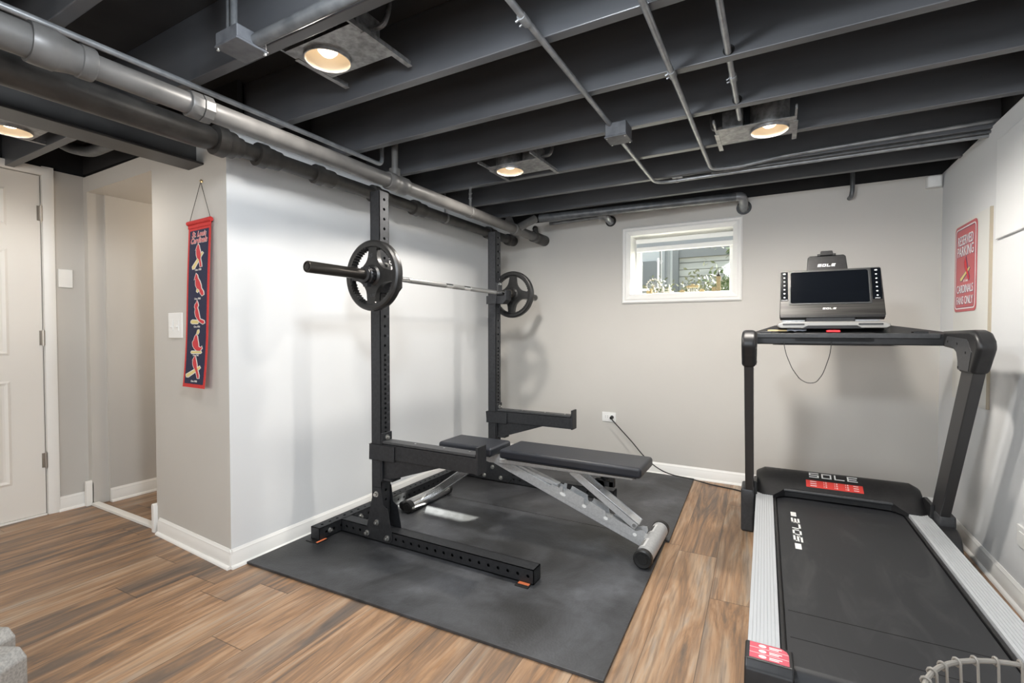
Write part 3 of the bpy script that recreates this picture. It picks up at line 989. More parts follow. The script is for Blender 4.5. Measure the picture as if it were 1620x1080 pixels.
# long feet with side holes
for i, (y0, y1) in enumerate(UY):
    z0, z1 = ZM+.004, ZM+.068
    L0, L1 = -2.10, -.915
    b = MB().box(L0, L1, y0, y1, z1-.003, z1).box(L0, L1, y0, y1, z0, z0+.003).box(L0, L0+.003, y0, y1, z0, z1).box(L1-.003, L1, y0, y1, z0, z1)
    hs = [circ(L0+.04+.0508*k, (z0+z1)/2, .0078, 12) for k in range(23)]
    for yy in (y0+.0015, y1-.0015):
        b.holed([(L0, z0), (L1, z0), (L1, z1), (L0, z1)], hs, .003, frame((0, yy, 0), (1, 0, 0), (0, 0, 1)))
    b.box(L0+.003, L1-.003, y0+.02, y1-.02, z0+.003, z1-.003)
    obj('foot', b, 'powder', rk)
    # triangular gusset plates either side of the upright
    pl = [(-1.915, ZM+.020), (-1.905, ZM+.008), (-1.745, ZM+.008), (-1.722, ZM+.030), (-1.755, .195), (-1.786, .212), (-1.800, .300), (-1.850, .300)]
    if i == 1:
        pl = [(-1.915, ZM+.020), (-1.905, ZM+.008), (-1.69, ZM+.008), (-1.665, .05), (-1.675, .10), (-1.71, .155), (-1.77, .185), (-1.80, .30), (-1.85, .30)]
    for yy in (y0-.005, y1+.001):
        b = MB().prism(pl, 1, yy, yy+.004)
        g = obj('gusset', b, 'powder', rk, .0008)
        d = -1 if yy < y0 else 1
        for (x, z) in ((-1.832, .265), (-1.829, .117), (-1.900, ZM+.035), (-1.758, ZM+.035)):
            obj('bolt', MB().bolt((x, yy if d < 0 else yy+.004, z), (0, d, 0), .010), 'zinc', g)
# rear cross member along the wall and its stub
b = MB()
c0, c1, q0, q1 = 1.705, 3.27, ZM+.004, ZM+.068
hs = [circ(c0+.045+.0508*k, 0, .0078, 12) for k in range(30)]
b.holed([(c0, -.0325), (c1, -.0325), (c1, .0325), (c0, .0325)], hs, .003, frame((-2.1325, 0, q1-.0015), (0, 1, 0), (-1, 0, 0)))
b.holed([(c0, -.032), (c1, -.032), (c1, .032), (c0, .032)], hs, .003, frame((-2.1015, 0, (q0+q1)/2), (0, 1, 0), (0, 0, 1)))
b.box(-2.165, -2.162, c0, c1, q0, q1).box(-2.165, -2.10, c0, c0+.003, q0, q1).box(-2.165, -2.10, c1-.003, c1, q0, q1).box(-2.165, -2.10, c0, c1, q0, q0+.003)
cm = obj('cross_member', b, 'powder', rk)
for (x, y) in ((-2.10, 1.775), (-2.10, 1.99), (-2.10, 2.95), (-2.10, 3.15)):
    obj('bolt', MB().bolt((x, y, ZM+.036), (1, 0, 0), .010), 'zinc', cm)
for (x0, x1, y0, y1) in ((-2.17, -2.08, 1.675, 1.745), (-.99, -.925, 1.815, 1.90), (-.99, -.925, 2.99, 3.07)):
    fp = obj('foot_pad', MB().box(x0, x1, y0, y1, ZM, ZM+.0045), 'rubber', rk, .001)
    ye = y0+.004
    xs = x0+.045 if x0 < -2 else x0+.008
    if x0 < -2:
        b = MB().box(x1-.018, x1-.006, y0+.006, y1-.004, ZM+.0045, ZM+.0052)
    else:
        b = MB().box(x0+.006, x1-.006, y0+.018, y0+.036, ZM+.0045, ZM+.0052)
    s_ = obj('sticker', b, 'orange', fp)
    s_['label'] = 'orange sticker'
# safety spotter arms
for (y0, y1) in UY:
    a0, a1 = y0-.006, y1+.006
    b = MB().box(UX0-.012, UX0-.002, a0-.002, a1+.002, .445, .527).box(UX0-.012, UX1+.095, a0-.002, a0+.004, .445, .527).box(UX0-.012, UX1+.095, a1-.004, a1+.002, .445, .527)
    b.box(UX1+.002, UX1+.010, y0-.004, y1+.004, .335, .588)
    b.box(UX1+.01, -1.205, a0+.006, a1-.006, .455, .532)
    b.prism([(UX1+.01, .456), (UX1+.01, .350), (UX1+.06, .350), (-1.42, .456)], 1, a0+.016, a1-.016)
    b.box(UX1+.010, UX1+.075, a0+.008, a1-.008, .340, .352)
    ar = obj('safety_arm', b, 'powder', rk, .0025)
    obj('arm_pad', MB().box(UX1+.012, -1.215, a0+.004, a1-.012, .535, .548), 'plast_grey', ar, .002)
    obj('end_plate', MB().box(-1.212, -1.200, a0+.002, a1-.002, .452, .583), 'powder', ar, .002)
    obj('bolt', MB().bolt((UX1+.010, (y0+y1)/2, .562), (1, 0, 0), .009), 'zinc', ar)
    for x in (-1.60, -1.42, -1.27):
        obj('screw', MB().cyl((x, (y0+y1)/2, .547), (x, (y0+y1)/2, .5495), .005, seg=10), 'zinc', ar)
# cups that carry the bar
BX, BZ = -1.752, 1.394
for i, (y0, y1) in enumerate(UY):
    b = MB().box(UX1+.001, UX1+.009, y0-.004, y1+.004, 1.325, 1.475)
    b.box(UX0-.010, UX1+.009, y0-.010, y0-.003, 1.318, 1.378).box(UX0-.010, UX1+.009, y1+.003, y1+.010, 1.318, 1.378)
    b.prism([(UX1+.005, 1.378), (UX1+.005, 1.318), (UX1+.060, 1.318), (UX1+.088, 1.345), (UX1+.088, 1.415), (UX1+.077, 1.415), (UX1+.070, 1.378)], 1, y0-.004, y1+.004)
    jc = obj('bar_cup', b, 'powder', rk, .0015)
    b = MB().box(UX1+.009, UX1+.016, y0+.004, y1-.004, 1.385, 1.470).box(UX1+.009, UX1+.070, y0+.004, y1-.004, 1.3755, 1.3785)
    obj('liner', b, 'plast_grey', jc)
    obj('pin_bolt', MB().bolt((UX1+.009, (y0+y1)/2, 1.464), (1, 0, 0), .009), 'zinc', jc)

# ------------------------------------------------------------------ barbell, plates, collars
YC = 2.471
bb = thing('barbell', 'long steel barbell resting in the cups of the squat rack', 'barbell', (BX, YC, BZ-.025))
obj('shaft', MB().cyl((BX, YC-.67, BZ), (BX, YC+.67, BZ), .0143, seg=24), 'chrome', bb)
b = MB()
for (a, c_) in ((-.46, -.13), (-.06, .06), (.13, .46)):
    b.cyl((BX, YC+a, BZ), (BX, YC+c_, BZ), .0146, seg=24)
kn = mat('knurled_steel', (.42, .42, .42), 0.45, 1.0)
obj('knurling', b, kn, bb)
for s in (-1, 1):
    b = MB()
    pr = [(.0, .650), (.036, .650), (.037, .655), (.037, .680), (.034, .686), (.0255, .687), (.0255, 1.096), (.0235, 1.100), (.020, 1.100), (.020, 1.097), (.0, 1.097)]
    b.lathe(pr, (BX, YC, BZ), (0, s, 0), 28)
    sl = obj('sleeve', b, 'bar_black', bb)
    b = MB().lathe([(0, 1.0975), (.013, 1.0975), (.013, 1.100), (.007, 1.101), (0, 1.101)], (BX, YC, BZ), (0, s, 0), 16)
    obj('end_cap', b, 'rubber', sl)


def weight_plate(y, s, label):
    """s: outward direction along y"""
    o = thing('weight_plate', label, 'weight plate', (BX, y, BZ-.175), group='rubber weight plates on the barbell')
    R0 = .1755
    ops = []
    for q in range(4):
        c0 = PI/4+q*PI/2+math.radians(-3)
        P = []
        for k in range(13):
            a = c0+math.radians(-32+64*k/12)
            P.append((.139*math.cos(a), .139*math.sin(a)))
        for k, (dr_, da) in enumerate(((.130, 34), (.115, 31), (.098, 27), (.084, 20), (.076, 9), (.076, -9), (.084, -20), (.098, -27), (.115, -31), (.130, -34))):
            a = c0+math.radians(da)
            P.append((dr_*math.cos(a), dr_*math.sin(a)))
        ops.append(P)
    fm_ = frame((BX, y, BZ), (1, 0, 0), (0, 0, 1))
    b = MB()
    b.holed(circ(0, 0, .168, 72), ops+[circ(0, 0, .0262, 28)], .026, fm_)
    b.lathe([(.141, -.013), (.144, -.020), (.153, -.0235), (.165, -.0225), (.1735, -.016), (R0, -.006), (R0, .006), (.1735, .016), (.165, .0225), (.153, .0235), (.144, .020), (.141, .013)], (BX, y, BZ), (0, 1, 0), 72, closed=True)
    obj('plate_body', b, 'rubber', o)
    b = MB().lathe([(.027, .012), (.027, .021), (.044, .021), (.052, .014), (.056, .010)], (BX, y, BZ), (0, 1, 0), 32)
    b.lathe([(.027, .012), (.027, .021), (.044, .021), (.052, .014), (.056, .010)], (BX, y, BZ), (0, -1, 0), 32)
    obj('hub', b, 'rubber', o)
    b = MB()
    for q in range(4):
        for k in range(9):
            a = PI/4+q*PI/2+math.radians(-3)+math.radians(-26+52*k/8)
            p = Vector((BX+.141*math.cos(a), y, BZ+.141*math.sin(a)))
            b.tube([p+Vector((0, -.020, 0)), p+Vector((0, 0, 0))-Vector((math.cos(a), 0, math.sin(a)))*.004, p+Vector((0, .020, 0))], .0035, 6)
    obj('grip_ridges', b, 'rubber', o)
    b = MB()
    xd = (1, 0, 0) if s < 0 else (-1, 0, 0)
    b.text('25', .026, frame((BX-.006, y+s*.0135, BZ+.098), xd, (0, 0, 1)), .001)
    b.text('LBS', .020, frame((BX+.006, y+s*.0135, BZ-.098), xd, (0, 0, 1)), .001)
    obj('lettering', b, 'plast_grey', o)
    return o


weight_plate(YC-.687-.026, -1, 'black rubber grip plate on the near barbell end, by the door side')
weight_plate(YC+.687+.026, 1, 'black rubber grip plate on the barbell end by the window wall')
for s, lb in ((-1, 'black clamp collar locking the plate on the door-side barbell sleeve'),):
    y = YC+s*(.687+.052)
    o = thing('barbell_collar', lb, 'collar', (BX, y, BZ-.04))
    b = MB().lathe([(.026, 0), (.041, 0), (.043, .006), (.043, .020), (.038, .026), (.038, .040), (.026, .044)], (BX, y, BZ), (0, s, 0), 28, closed=True)
    obj('ring', b, 'plast', o)
    b = MB()
    for k in range(14):
        a = 2*PI*k/14
        p = Vector((BX+.041*math.cos(a), y+s*.013, BZ+.041*math.sin(a)))
        b.box(-.004, .004, -.011, .011, -.004, .004, Matrix.Translation(p) @ Matrix.Rotation(-a, 4, 'Y'))
    b.box(BX-.012, BX+.014, y+s*.003-.003, y+s*.036+.003, BZ-.058, BZ-.040)
    obj('lever', b, 'plast', o)

# ------------------------------------------------------------------ bench
bn = thing('weight_bench', 'adjustable silver weight bench with black vinyl pads on the mats', 'bench', (-1.2, 2.42, ZM))


def pad(name, x0, x1, y0, y1, z0, z1, taper=0.0):
    b = MB().prism([(x0, y0), (x1, y0+taper), (x1, y1-taper), (x0, y1)], 2, z0, z1)
    o = obj(name, b, 'vinyl', bn, .016, seg=4)
    e = MB().prism([(x0+.03, y0+.035), (x1-.03, y0+taper+.035), (x1-.03, y1-taper-.035), (x0+.03, y1-.035)], 2, z0-.012, z0+.004)
    obj('base_board', e, 'plast', o, .003)
    return o


def tilt(p, q):
    """matrix that takes local x along p->q in the xz plane at y=0, origin p"""
    dx, dz = q[0]-p[0], q[1]-p[1]
    a = math.atan2(dz, dx)
    return Matrix.Translation((p[0], 0, p[1])) @ Matrix.Rotation(-a, 4, 'Y'), math.hypot(dx, dz)


pad('back_pad', -1.345, -.560, 2.283, 2.542, .412, .464)
pad('seat_pad', -1.765, -1.395, 2.285, 2.520, .412, .462, .0)
m, L = tilt((-1.43, .372), (-.565, .062))
fr = obj('main_beam', MB().box(-.02, L, 2.392, 2.448, -.027, .027, m), 'silver', bn, .004)
# ladder plates with notches
lp = [(.34, .0), (.375, .040), (.415, .040), (.418, .052), (.432, .056), (.438, .030), (.452, .024), (.462, .040), (.462, .058), (.478, .058), (.56, .056), (.57, .030), (.585, .024), (.595, .040), (.595, .058), (.61, .058), (.685, .052), (.70, .026), (.72, .026), (.73, .040), (.80, .042), (.86, .038), (.875, .052), (.895, .060), (.905, .045), (.905, .0)]
for yy in (2.388, 2.448):
    b = MB().prism(lp, 1, yy, yy+.004, m)
    l_ = obj('ladder_plate', b, 'silver', bn)
    d_ = -1 if yy < 2.4 else 1
    for (x, ln) in ((.445, .018), (.575, .012), (.70, .012), (.86, .010)):
        pts_ = [(x+ln*math.cos(a)*(1.0)+0, .018+.0085*math.sin(a)) for a in [2*PI*k/16 for k in range(16)]]
        obj('position_dot', MB().prism(pts_, 1, yy-.0008 if d_ < 0 else yy+.004, yy if d_ < 0 else yy+.0048, m), 'ink', l_)
# pad rail and the support strut
m2, L2 = tilt((-1.40, .372), (-.625, .388))
obj('pad_rail', MB().box(.0, L2, 2.375, 2.450, -.016, .012, m2), 'silver', bn, .006)
m3, L3 = tilt((-.955, .372), (-.605, .138))
b = MB().box(0, L3, 2.382, 2.390, -.018, .020, m3).box(0, L3, 2.450, 2.458, -.018, .020, m3).box(.17, L3, 2.382, 2.458, .012, .020, m3)
st_ = obj('support_strut', b, 'silver', bn, .003)
obj('strut_pin', MB().cyl((-.615, 2.372, .150), (-.615, 2.468, .150), .009, seg=14), 'chrome', st_)
m4, L4 = tilt((-1.30, .355), (-1.04, .275))
obj('brace', MB().box(0, L4, 2.400, 2.440, -.010, .010, m4), 'silver', bn, .003)
# hinge bracket under the seat
hb = [(-1.70, .408), (-1.36, .408), (-1.345, .425), (-1.330, .415), (-1.335, .37), (-1.30, .325), (-1.40, .352), (-1.47, .352), (-1.56, .375)]
for yy in (2.386, 2.448):
    h_ = obj('hinge_bracket', MB().prism(hb, 1, yy, yy+.006), 'silver', bn, .001)
obj('hinge_bolt', MB().cyl((-1.348, 2.372, .405), (-1.348, 2.468, .405), .013, seg=16), 'chrome', bn)
# front leg
m5, L5 = tilt((-1.52, .365), (-1.945, .060))
obj('front_leg', MB().box(-.02, L5, 2.398, 2.448, -.024, .024, m5), 'chrome', bn, .004)
for (x, y0, y1, m_, nm) in ((-.537, 2.222, 2.640, 'silver', 'foot_tube'), (-1.955, 2.222, 2.640, 'chrome', 'foot_tube')):
    r_ = .041 if x > -1 else .034
    f_ = obj(nm, MB().cyl((x, y0+.03, ZM+r_+.003), (x, y1-.03, ZM+r_+.003), r_, seg=28), m_, bn)
    for (a, c_) in ((y0, y0+.032), (y1-.032, y1)):
        b = MB()
        b.lathe([(0, a), (r_*.55, a), (r_*.60, a+.003), (r_*.92, a+.001), (r_+.003, a+.006), (r_+.003, c_), (0, c_)], (x, 0, ZM+r_+.003), (0, 1, 0), 28)
        obj('rubber_cap', b, 'rubber', f_)
    if x > -1:
        for (a, c_) in ((2.285, 2.385), (2.475, 2.575)):
            b = MB()
            n = 6
            P0, P1 = [], []
            for k in range(n+1):
                an = math.radians(95+70*k/n)
                P0.append(b.b.verts.new((x+(r_+.0006)*math.cos(an), a, ZM+r_+.003+(r_+.0006)*math.sin(an))))
                P1.append(b.b.verts.new((x+(r_+.0006)*math.cos(an), c_, ZM+r_+.003+(r_+.0006)*math.sin(an))))
            for k in range(n):
                b.b.faces.new((P0[k], P1[k], P1[k+1], P0[k+1]))
            obj('warning_label', b, 'ink', f_)
            b = MB()
            P0, P1 = [], []
            for k in range(n+1):
                an = math.radians(110+30*k/n)
                P0.append(b.b.verts.new((x+(r_+.0012)*math.cos(an), a+.012, ZM+r_+.003+(r_+.0012)*math.sin(an))))
                P1.append(b.b.verts.new((x+(r_+.0012)*math.cos(an), c_-.012, ZM+r_+.003+(r_+.0012)*math.sin(an))))
            for k in range(n):
                b.b.faces.new((P0[k], P1[k], P1[k+1], P0[k+1]))
            obj('label_print', b, 'plast_grey' if a > 2.4 else 'silver_pl', f_)
obj('transport_bar', MB().cyl((-2.015, 2.29, ZM+.028), (-2.015, 2.57, ZM+.028), .025, seg=22), 'chrome', bn)
for y in (2.245, 2.575):
    b = MB().lathe([(0, y), (.020, y), (.027, y+.006), (.027, y+.036), (.020, y+.042), (0, y+.042)], (-2.015, 0, ZM+.028), (0, 1, 0), 24)
    obj('wheel', b, 'rubber', bn)
b = MB().box(-2.015, -1.955, 2.41, 2.435, ZM+.02, ZM+.05)
obj('axle_bracket', b, 'chrome', bn, .003)
# leg roller hardware behind the back pad
b = MB().cyl((-.76, 2.475, .375), (-.76, 2.575, .375), .012, seg=14).box(-.775, -.745, 2.47, 2.49, .29, .385).cyl((-.83, 2.47, .30), (-.83, 2.60, .30), .032, seg=18).box(-.84, -.75, 2.47, 2.486, .29, .32)
b.cyl((-.80, 2.50, .345), (-.80, 2.60, .345), .030, seg=16)
obj('adjuster', b, 'plast', bn, .002)

# ------------------------------------------------------------------ treadmill (written in its own frame: u across, v forward)
tm = thing('treadmill', 'black treadmill with silver side rails facing the window wall', 'treadmill', (.289, 3.05, 0), math.radians(1.1), local=True)


def sole(b, m, h, w, gap, tk=.17, shear=.18):
    """wide squared lettering, total height h, letter width w, drawn in local xy"""
    sh = m @ Matrix(((1, shear, 0, 0), (0, 1, 0, 0), (0, 0, 1, 0), (0, 0, 0, 1)))
    t_ = h*tk*1.15
    x = -(4*w+3*gap)/2

    def bar(x0, x1, y0, y1):
        b.box(x0, x1, y0, y1, 0, .0008, sh)
    for ch in 'SOLE':
        y0, y1, ym = -h/2, h/2, 0
        tv = t_*1.25
        if ch == 'S':
            bar(x, x+w, y1-t_, y1)
            bar(x, x+w, ym-t_/2, ym+t_/2)
            bar(x, x+w, y0, y0+t_)
            bar(x, x+tv, ym, y1)
            bar(x+w-tv, x+w, y0, ym)
        elif ch == 'O':
            bar(x, x+w, y1-t_, y1)
            bar(x, x+w, y0, y0+t_)
            bar(x, x+tv, y0, y1)
            bar(x+w-tv, x+w, y0, y1)
        elif ch == 'L':
            bar(x, x+w, y0, y0+t_)
            bar(x, x+tv, y0, y1)
        else:
            bar(x, x+w, y1-t_, y1)
            bar(x, x+w*.92, ym-t_/2, ym+t_/2)
            bar(x, x+w, y0, y0+t_)
            bar(x, x+tv, y0, y1)
        x += w+gap
    return b


VR = -1.47
b = MB().box(-.375, -.29, VR, .28, .05, .172).box(.29, .375, VR, .28, .05, .172).box(-.29, .29, VR, .28, .06, .160)
b.box(-.297, -.284, VR, .05, .150, .190).box(.284, .297, VR, .05, .150, .190)
fr_ = obj('deck_frame', b, 'plast', tm, .003)
b = MB().box(-.28, .28, VR-.03, .10, .172, .182).cyl((-.28, VR-.03, .147), (.28, VR-.03, .147), .035, seg=20)
be = obj('running_belt', b, 'belt', tm)
b = MB()
sole(b, frame((-.206, -.425, .1822), (0, 1, 0), (-1, 0, 0)), .036, .066, .012, .20)
for (a, c_) in ((-.66, -.600), (-.245, -.185)):
    b.box(-.222, -.198, a, c_, .1822, .1828)
obj('lettering', b, 'ink', be)
b = MB()
for v in (-1.20, -1.36):
    b.box(-.27, .27, v-.0015, v+.0015, .1821, .1824)
obj('belt_seam', b, 'hole', be)
for s in (-1, 1):
    b = MB()
    P = [(s*.298, .176), (s*.300, .200)]
    for k in range(8):
        u0 = .302+k*.0102
        P += [(s*u0, .2005), (s*(u0+.0082), .2005), (s*(u0+.0086), .1985), (s*(u0+.0098), .1985)]
    P += [(s*.384, .199), (s*.385, .10), (s*.379, .10), (s*.379, .19), (s*.298, .172)]
    b.prism([(p[0], p[1]) for p in P], 1, VR, .03)
    r_ = obj('side_rail', b, 'rail', tm)
    # rear end cap
    b = MB().prism([(VR-.115, .02), (VR+.002, .02), (VR+.002, .203), (VR-.085, .203), (VR-.105, .185), (VR-.115, .14)], 0, min(s*.268, s*.390), max(s*.268, s*.390))
    ec = obj('end_cap', b, 'plast', tm, .006)
    lab = [(-.378, VR-.005), (-.378, VR-.080), (-.279, VR-.080), (-.279, VR-.030), (-.284, VR-.015), (-.298, VR-.005)]
    b = MB().prism([(-s*p[0], p[1]) for p in lab], 2, .2032, .2038)
    lb = obj('label_sticker', b, 'pinkred', ec)
    lb['label'] = 'rose red instruction sticker'
    b = MB()
    for k in range(3):
        vv = VR-.018-k*.025
        b.prism([(s*.345+.010*math.cos(a), vv+.007*math.sin(a)) for a in [2*PI*j/14 for j in range(14)]], 2, .2038, .2042)
        b.box(s*.325-.012 if s > 0 else -.328, s*.325+.020 if s > 0 else -.296, vv+.001, vv+.005, .2038, .2042)
        b.box(s*.325-.012 if s > 0 else -.328, s*.325+.012 if s > 0 else -.304, vv-.006, vv-.002, .2038, .2042)
    for k in range(2):
        vv = VR-.0305-k*.025
        b.box(min(s*.378, s*.280), max(s*.378, s*.280), vv-.0006, vv+.0006, .2038, .2042)
    obj('sticker_print', b, 'ink', lb)
obj('rear_bumper', MB().box(-.27, .27, VR-.112, VR-.07, .03, .120), 'plast', tm, .01)

# motor hood


def hood_z(u, v):
    w_ = min(1, max(0, (abs(u)-.235)/.055))
    vf = .055*(1-w_)-.004*w_
    zf = .236*(1-w_)+.206*w_
    vc = .188
    k = min(1, max(0, (v-vf)/(vc-vf)))
    z = zf+(.308-zf)*(1-(1-k)**1.15)
    if v > vc:
        z -= .062*((v-vc)/.135)**1.6
    z -= .030*max(0, (abs(u)-.33)/.055)**2
    return z


b = MB()
US = [-.385, -.375, -.34, -.295, -.265, -.24, -.18, -.09, 0, .09, .18, .24, .265, .295, .34, .375, .385]
NV = 16
G = []
for u in US:
    w_ = min(1, max(0, (abs(u)-.235)/.055))
    vf = .055*(1-w_)-.004*w_
    vr = .325-.055*(abs(u)/.385)**8
    G.append([(u, vf+(vr-vf)*j/NV) for j in range(NV+1)])
V = [[b.b.verts.new((u, v, hood_z(u, v))) for u, v in row] for row in G]
for i in range(len(US)-1):
    for j in range(NV):
        b.b.faces.new((V[i][j], V[i+1][j], V[i+1][j+1], V[i][j+1]))
edge = [V[i][0] for i in range(len(US))]+[V[-1][j] for j in range(1, NV+1)]+[V[i][NV] for i in range(len(US)-2, -1, -1)]+[V[0][j] for j in range(NV-1, 0, -1)]
low = []
for p in edge:
    zz = .06
    if p.co.y < .06 and abs(p.co.x) < .29:
        zz = .190
    elif p.co.y < .02:
        zz = .185
    low.append(b.b.verts.new((p.co.x, p.co.y, zz)))
for i in range(len(edge)):
    j = (i+1) % len(edge)
    b.b.faces.new((edge[i], low[i], low[j], edge[j]))
bmesh.ops.recalc_face_normals(b.b, faces=b.b.faces)
hd = obj('motor_hood', b, 'plast', tm, .004)
b = MB().tube([(-.245, .052, .224), (0, .048, .226), (.245, .052, .224)], .009, 12)
obj('hood_lip', b, 'plast_grey', hd)
an = math.atan2(hood_z(0, .175)-hood_z(0, .145), .03)
b = MB()
sole(b, frame((-.004, .160, hood_z(0, .160)+.0018), (1, 0, 0), (0, math.cos(an), math.sin(an))), .037, .047, .013, .135, .0)
obj('lettering', b, 'ink', hd)


def on_hood(b, u0, u1, v0, v1, off, n=6):
    for i in range(n):
        for j in range(n):
            ua, ub = u0+(u1-u0)*i/n, u0+(u1-u0)*(i+1)/n
            va, vb = v0+(v1-v0)*j/n, v0+(v1-v0)*(j+1)/n
            b.b.faces.new([b.b.verts.new((u, v, hood_z(u, v)+off)) for u, v in ((ua, va), (ub, va), (ub, vb), (ua, vb))])


b = MB()
on_hood(b, -.135, .128, .078, .124, .0014)
hl = obj('program_sticker', b, 'red', hd)
hl['label'] = 'red program chart sticker'
b = MB()
for r_, row in enumerate((('10', '12', '15'), ('12', '15', '16'), ('15', '16', '18'))):
    v = .115-r_*.0135
    for c_, s in enumerate(row):
        u = -.045+c_*.050
        b.text(s, .0135, frame((u, v, hood_z(u, v)+.0026), (1, 0, 0), (0, 1, .55)), .0003, sx=1.5)
    on_hood(b, -.115, -.085, v-.002, v+.002, .0024, 2)
    on_hood(b, .085, .108, v-.002, v+.002, .0024, 2)
obj('sticker_print', b, 'ink', hl)

for s in (-1, 1):
    a0, a1 = (min(s*.396, s*.436), max(s*.396, s*.436))
    # base foot
    ft = [(-.085, .0), (.42, .0), (.42, .06), (.30, .13), (.12, .20), (.06, .245), (-.095, .245), (-.10, .20), (-.088, .155), (-.088, .11)]
    b = MB().prism(ft, 0, min(s*.392, s*.458), max(s*.392, s*.458))
    fo = obj('base_foot', b, 'plast_grey', tm, .012, seg=3)
    b = MB().prism([(-.02, .10), (.40, .10), (.34, .17), (.10, .27), (-.02, .27)], 0, min(s*.378, s*.396), max(s*.378, s*.396))
    obj('side_cover', b, 'plast', fo, .004)
    if s > 0:
        b = MB().lathe([(0, .385), (.09, .385), (.10, .392), (.10, .45), (.09, .458), (0, .458)], (0, -.10, .095), (1, 0, 0), 28)
        obj('wheel_cover', b, 'plast', fo)
    b = MB().prism([(-.092, .235), (.040, .245), (-.335, .950), (-.470, .950)], 0, a0, a1)
    obj('upright', b, 'steel_dark', tm, .004)
    el = [(-.478, .945), (-.552, 1.050), (-.540, 1.085), (-.505, 1.115), (-.46, 1.124), (-.10, 1.118), (-.06, 1.10), (-.06, 1.055), (-.12, 1.045), (-.255, 1.038), (-.300, 1.020), (-.325, .985), (-.325, .943)]
    b = MB().prism(el, 0, min(s*.384, s*.446), max(s*.384, s*.446))
    ec = obj('elbow_cover', b, 'plast', tm, .018, seg=4)
    x = s*.3838
    b = MB().prism([(-.46, .955), (-.49, 1.035), (-.44, 1.085), (-.20, 1.095), (-.16, 1.055), (-.27, 1.05), (-.32, 1.03), (-.338, .99), (-.338, .955)], 0, min(x, x-s*.0016), max(x, x-s*.0016))
    ip = obj('inner_plate', b, 'plast_grey', ec, .001)
    for (v, z) in ((-.345, .965), (-.43, 1.03), (-.33, 1.065), (-.21, 1.072)):
        obj('screw_recess', MB().cyl((x-s*.0016, v, z), (x-s*.0026, v, z), .0055, seg=10), 'hole', ec)

# tray between the arms
b = MB().prism([(-.150, 1.060), (-.150, 1.102), (-.135, 1.112), (-.095, 1.113), (.035, 1.163), (.080, 1.165), (.080, 1.075), (.02, 1.050), (-.13, 1.050)], 0, -.215, .130)
b.prism([(-.398, -.150), (.398, -.150), (.398, -.08), (.215, .080), (-.300, .080), (-.398, -.08)], 2, 1.050, 1.100)
tr = obj('console_tray', b, 'plast', tm, .006)
b = MB()
for s, ui in ((-1, -.215), (1, .130)):
    A = [(s*.395, -.145, 1.104), (s*.395, -.085, 1.116), (ui, -.145, 1.104), (ui, -.095, 1.112), (ui, .075, 1.164), (-.300 if s < 0 else .215, .075, 1.150)]
    vs_ = [b.b.verts.new(p) for p in A]
    lo_ = [b.b.verts.new((p[0], p[1], 1.06)) for p in A]
    order = [0, 2, 3, 4, 5, 1]
    b.b.faces.new([vs_[i] for i in (0, 2, 3, 1)])
    b.b.faces.new([vs_[i] for i in (1, 3, 4, 5)])
    for i in range(6):
        j = (i+1) % 6
        b.b.faces.new((vs_[order[i]], lo_[order[i]], lo_[order[j]], vs_[order[j]]))
bmesh.ops.recalc_face_normals(b.b, faces=b.b.faces)
obj('tray_wing', b, 'plast', tr)
b = MB().box(-.395, .372, -.162, -.148, 1.082, 1.108)
obj('front_grip', b, 'plast_grey', tr, .005, seg=3)
b = MB().prism([(-.24, 1.052), (.17, 1.052), (.24, 1.044), (-.31, 1.044)], 1, -.06, .05)
obj('under_panel', b, 'plast_grey', tr, .002)
for u in (-.345, .300):
    obj('grip_pad', MB().box(u-.028, u+.028, -.158, -.118, 1.106, 1.118), 'plast', tr, .003)
# silver speaker bar on the tray
b = MB().prism([(-.290, 1.142), (-.275, 1.133), (.180, 1.133), (.195, 1.142), (.195, 1.155), (.165, 1.168), (-.260, 1.168), (-.290, 1.155)], 1, -.118, -.020)
sp_ = obj('speaker_bar', b, 'silver_pl', tr, .006, seg=3)
b = MB().prism([(-.185, 1.131), (.085, 1.131), (.06, 1.148), (-.15, 1.148)], 1, -.1215, -.10)
obj('speaker_grille', b, 'plast', sp_, .002)
for (u0, u1) in ((-.265, -.165), (.065, .165)):
    obj('speaker_slot', MB().box(u0, u1, -.121, -.1, 1.150, 1.158), 'plast_grey', sp_, .002)
obj('neck', MB().box(-.158, .060, -.06, .06, 1.150, 1.205), 'plast', tr, .006)
for (u0, u1) in ((-.265, -.158), (.060, .165)):
    obj('neck_bar', MB().box(u0, u1, -.035, .02, 1.168, 1.186), 'silver', tr, .003)
# display
TH = math.radians(24)
DM = frame((-.046, -.062, 1.194), (1, 0, 0), (0, math.sin(TH), math.cos(TH)))
W0, W1, HD = .232, .226, .283
b = MB().prism([(-W0+.004, 0), (W0-.004, 0), (W0, .010), (W1, HD-.006), (W1-.006, HD), (-W1+.006, HD), (-W1, HD-.006), (-W0, .010)], 2, -.038, 0, DM)
ds = obj('display', b, 'brushed', tm, .004, seg=3)
b = MB().box(-W0+.003, W0-.003, -.004, .012, -.034, .001, DM)
obj('bottom_edge', b, 'plast', ds, .003)
b = MB().prism([(-.180, .086), (-.174, .080), (.162, .080), (.170, .088), (.170, .262), (.162, .270), (-.174, .270), (-.180, .262)], 2, .0005, .0022, DM)
obj('screen', b, 'gloss', ds, .001)
b = MB()
for (x0, x1, y0, y1) in ((-.188, .178, .072, .080), (-.188, .178, .270, .276), (-.188, -.180, .072, .276), (.170, .178, .072, .276)):
    b.box(x0, x1, y0, y1, .0003, .0030, DM)
obj('screen_bezel', b, 'plast_grey', ds, .001)
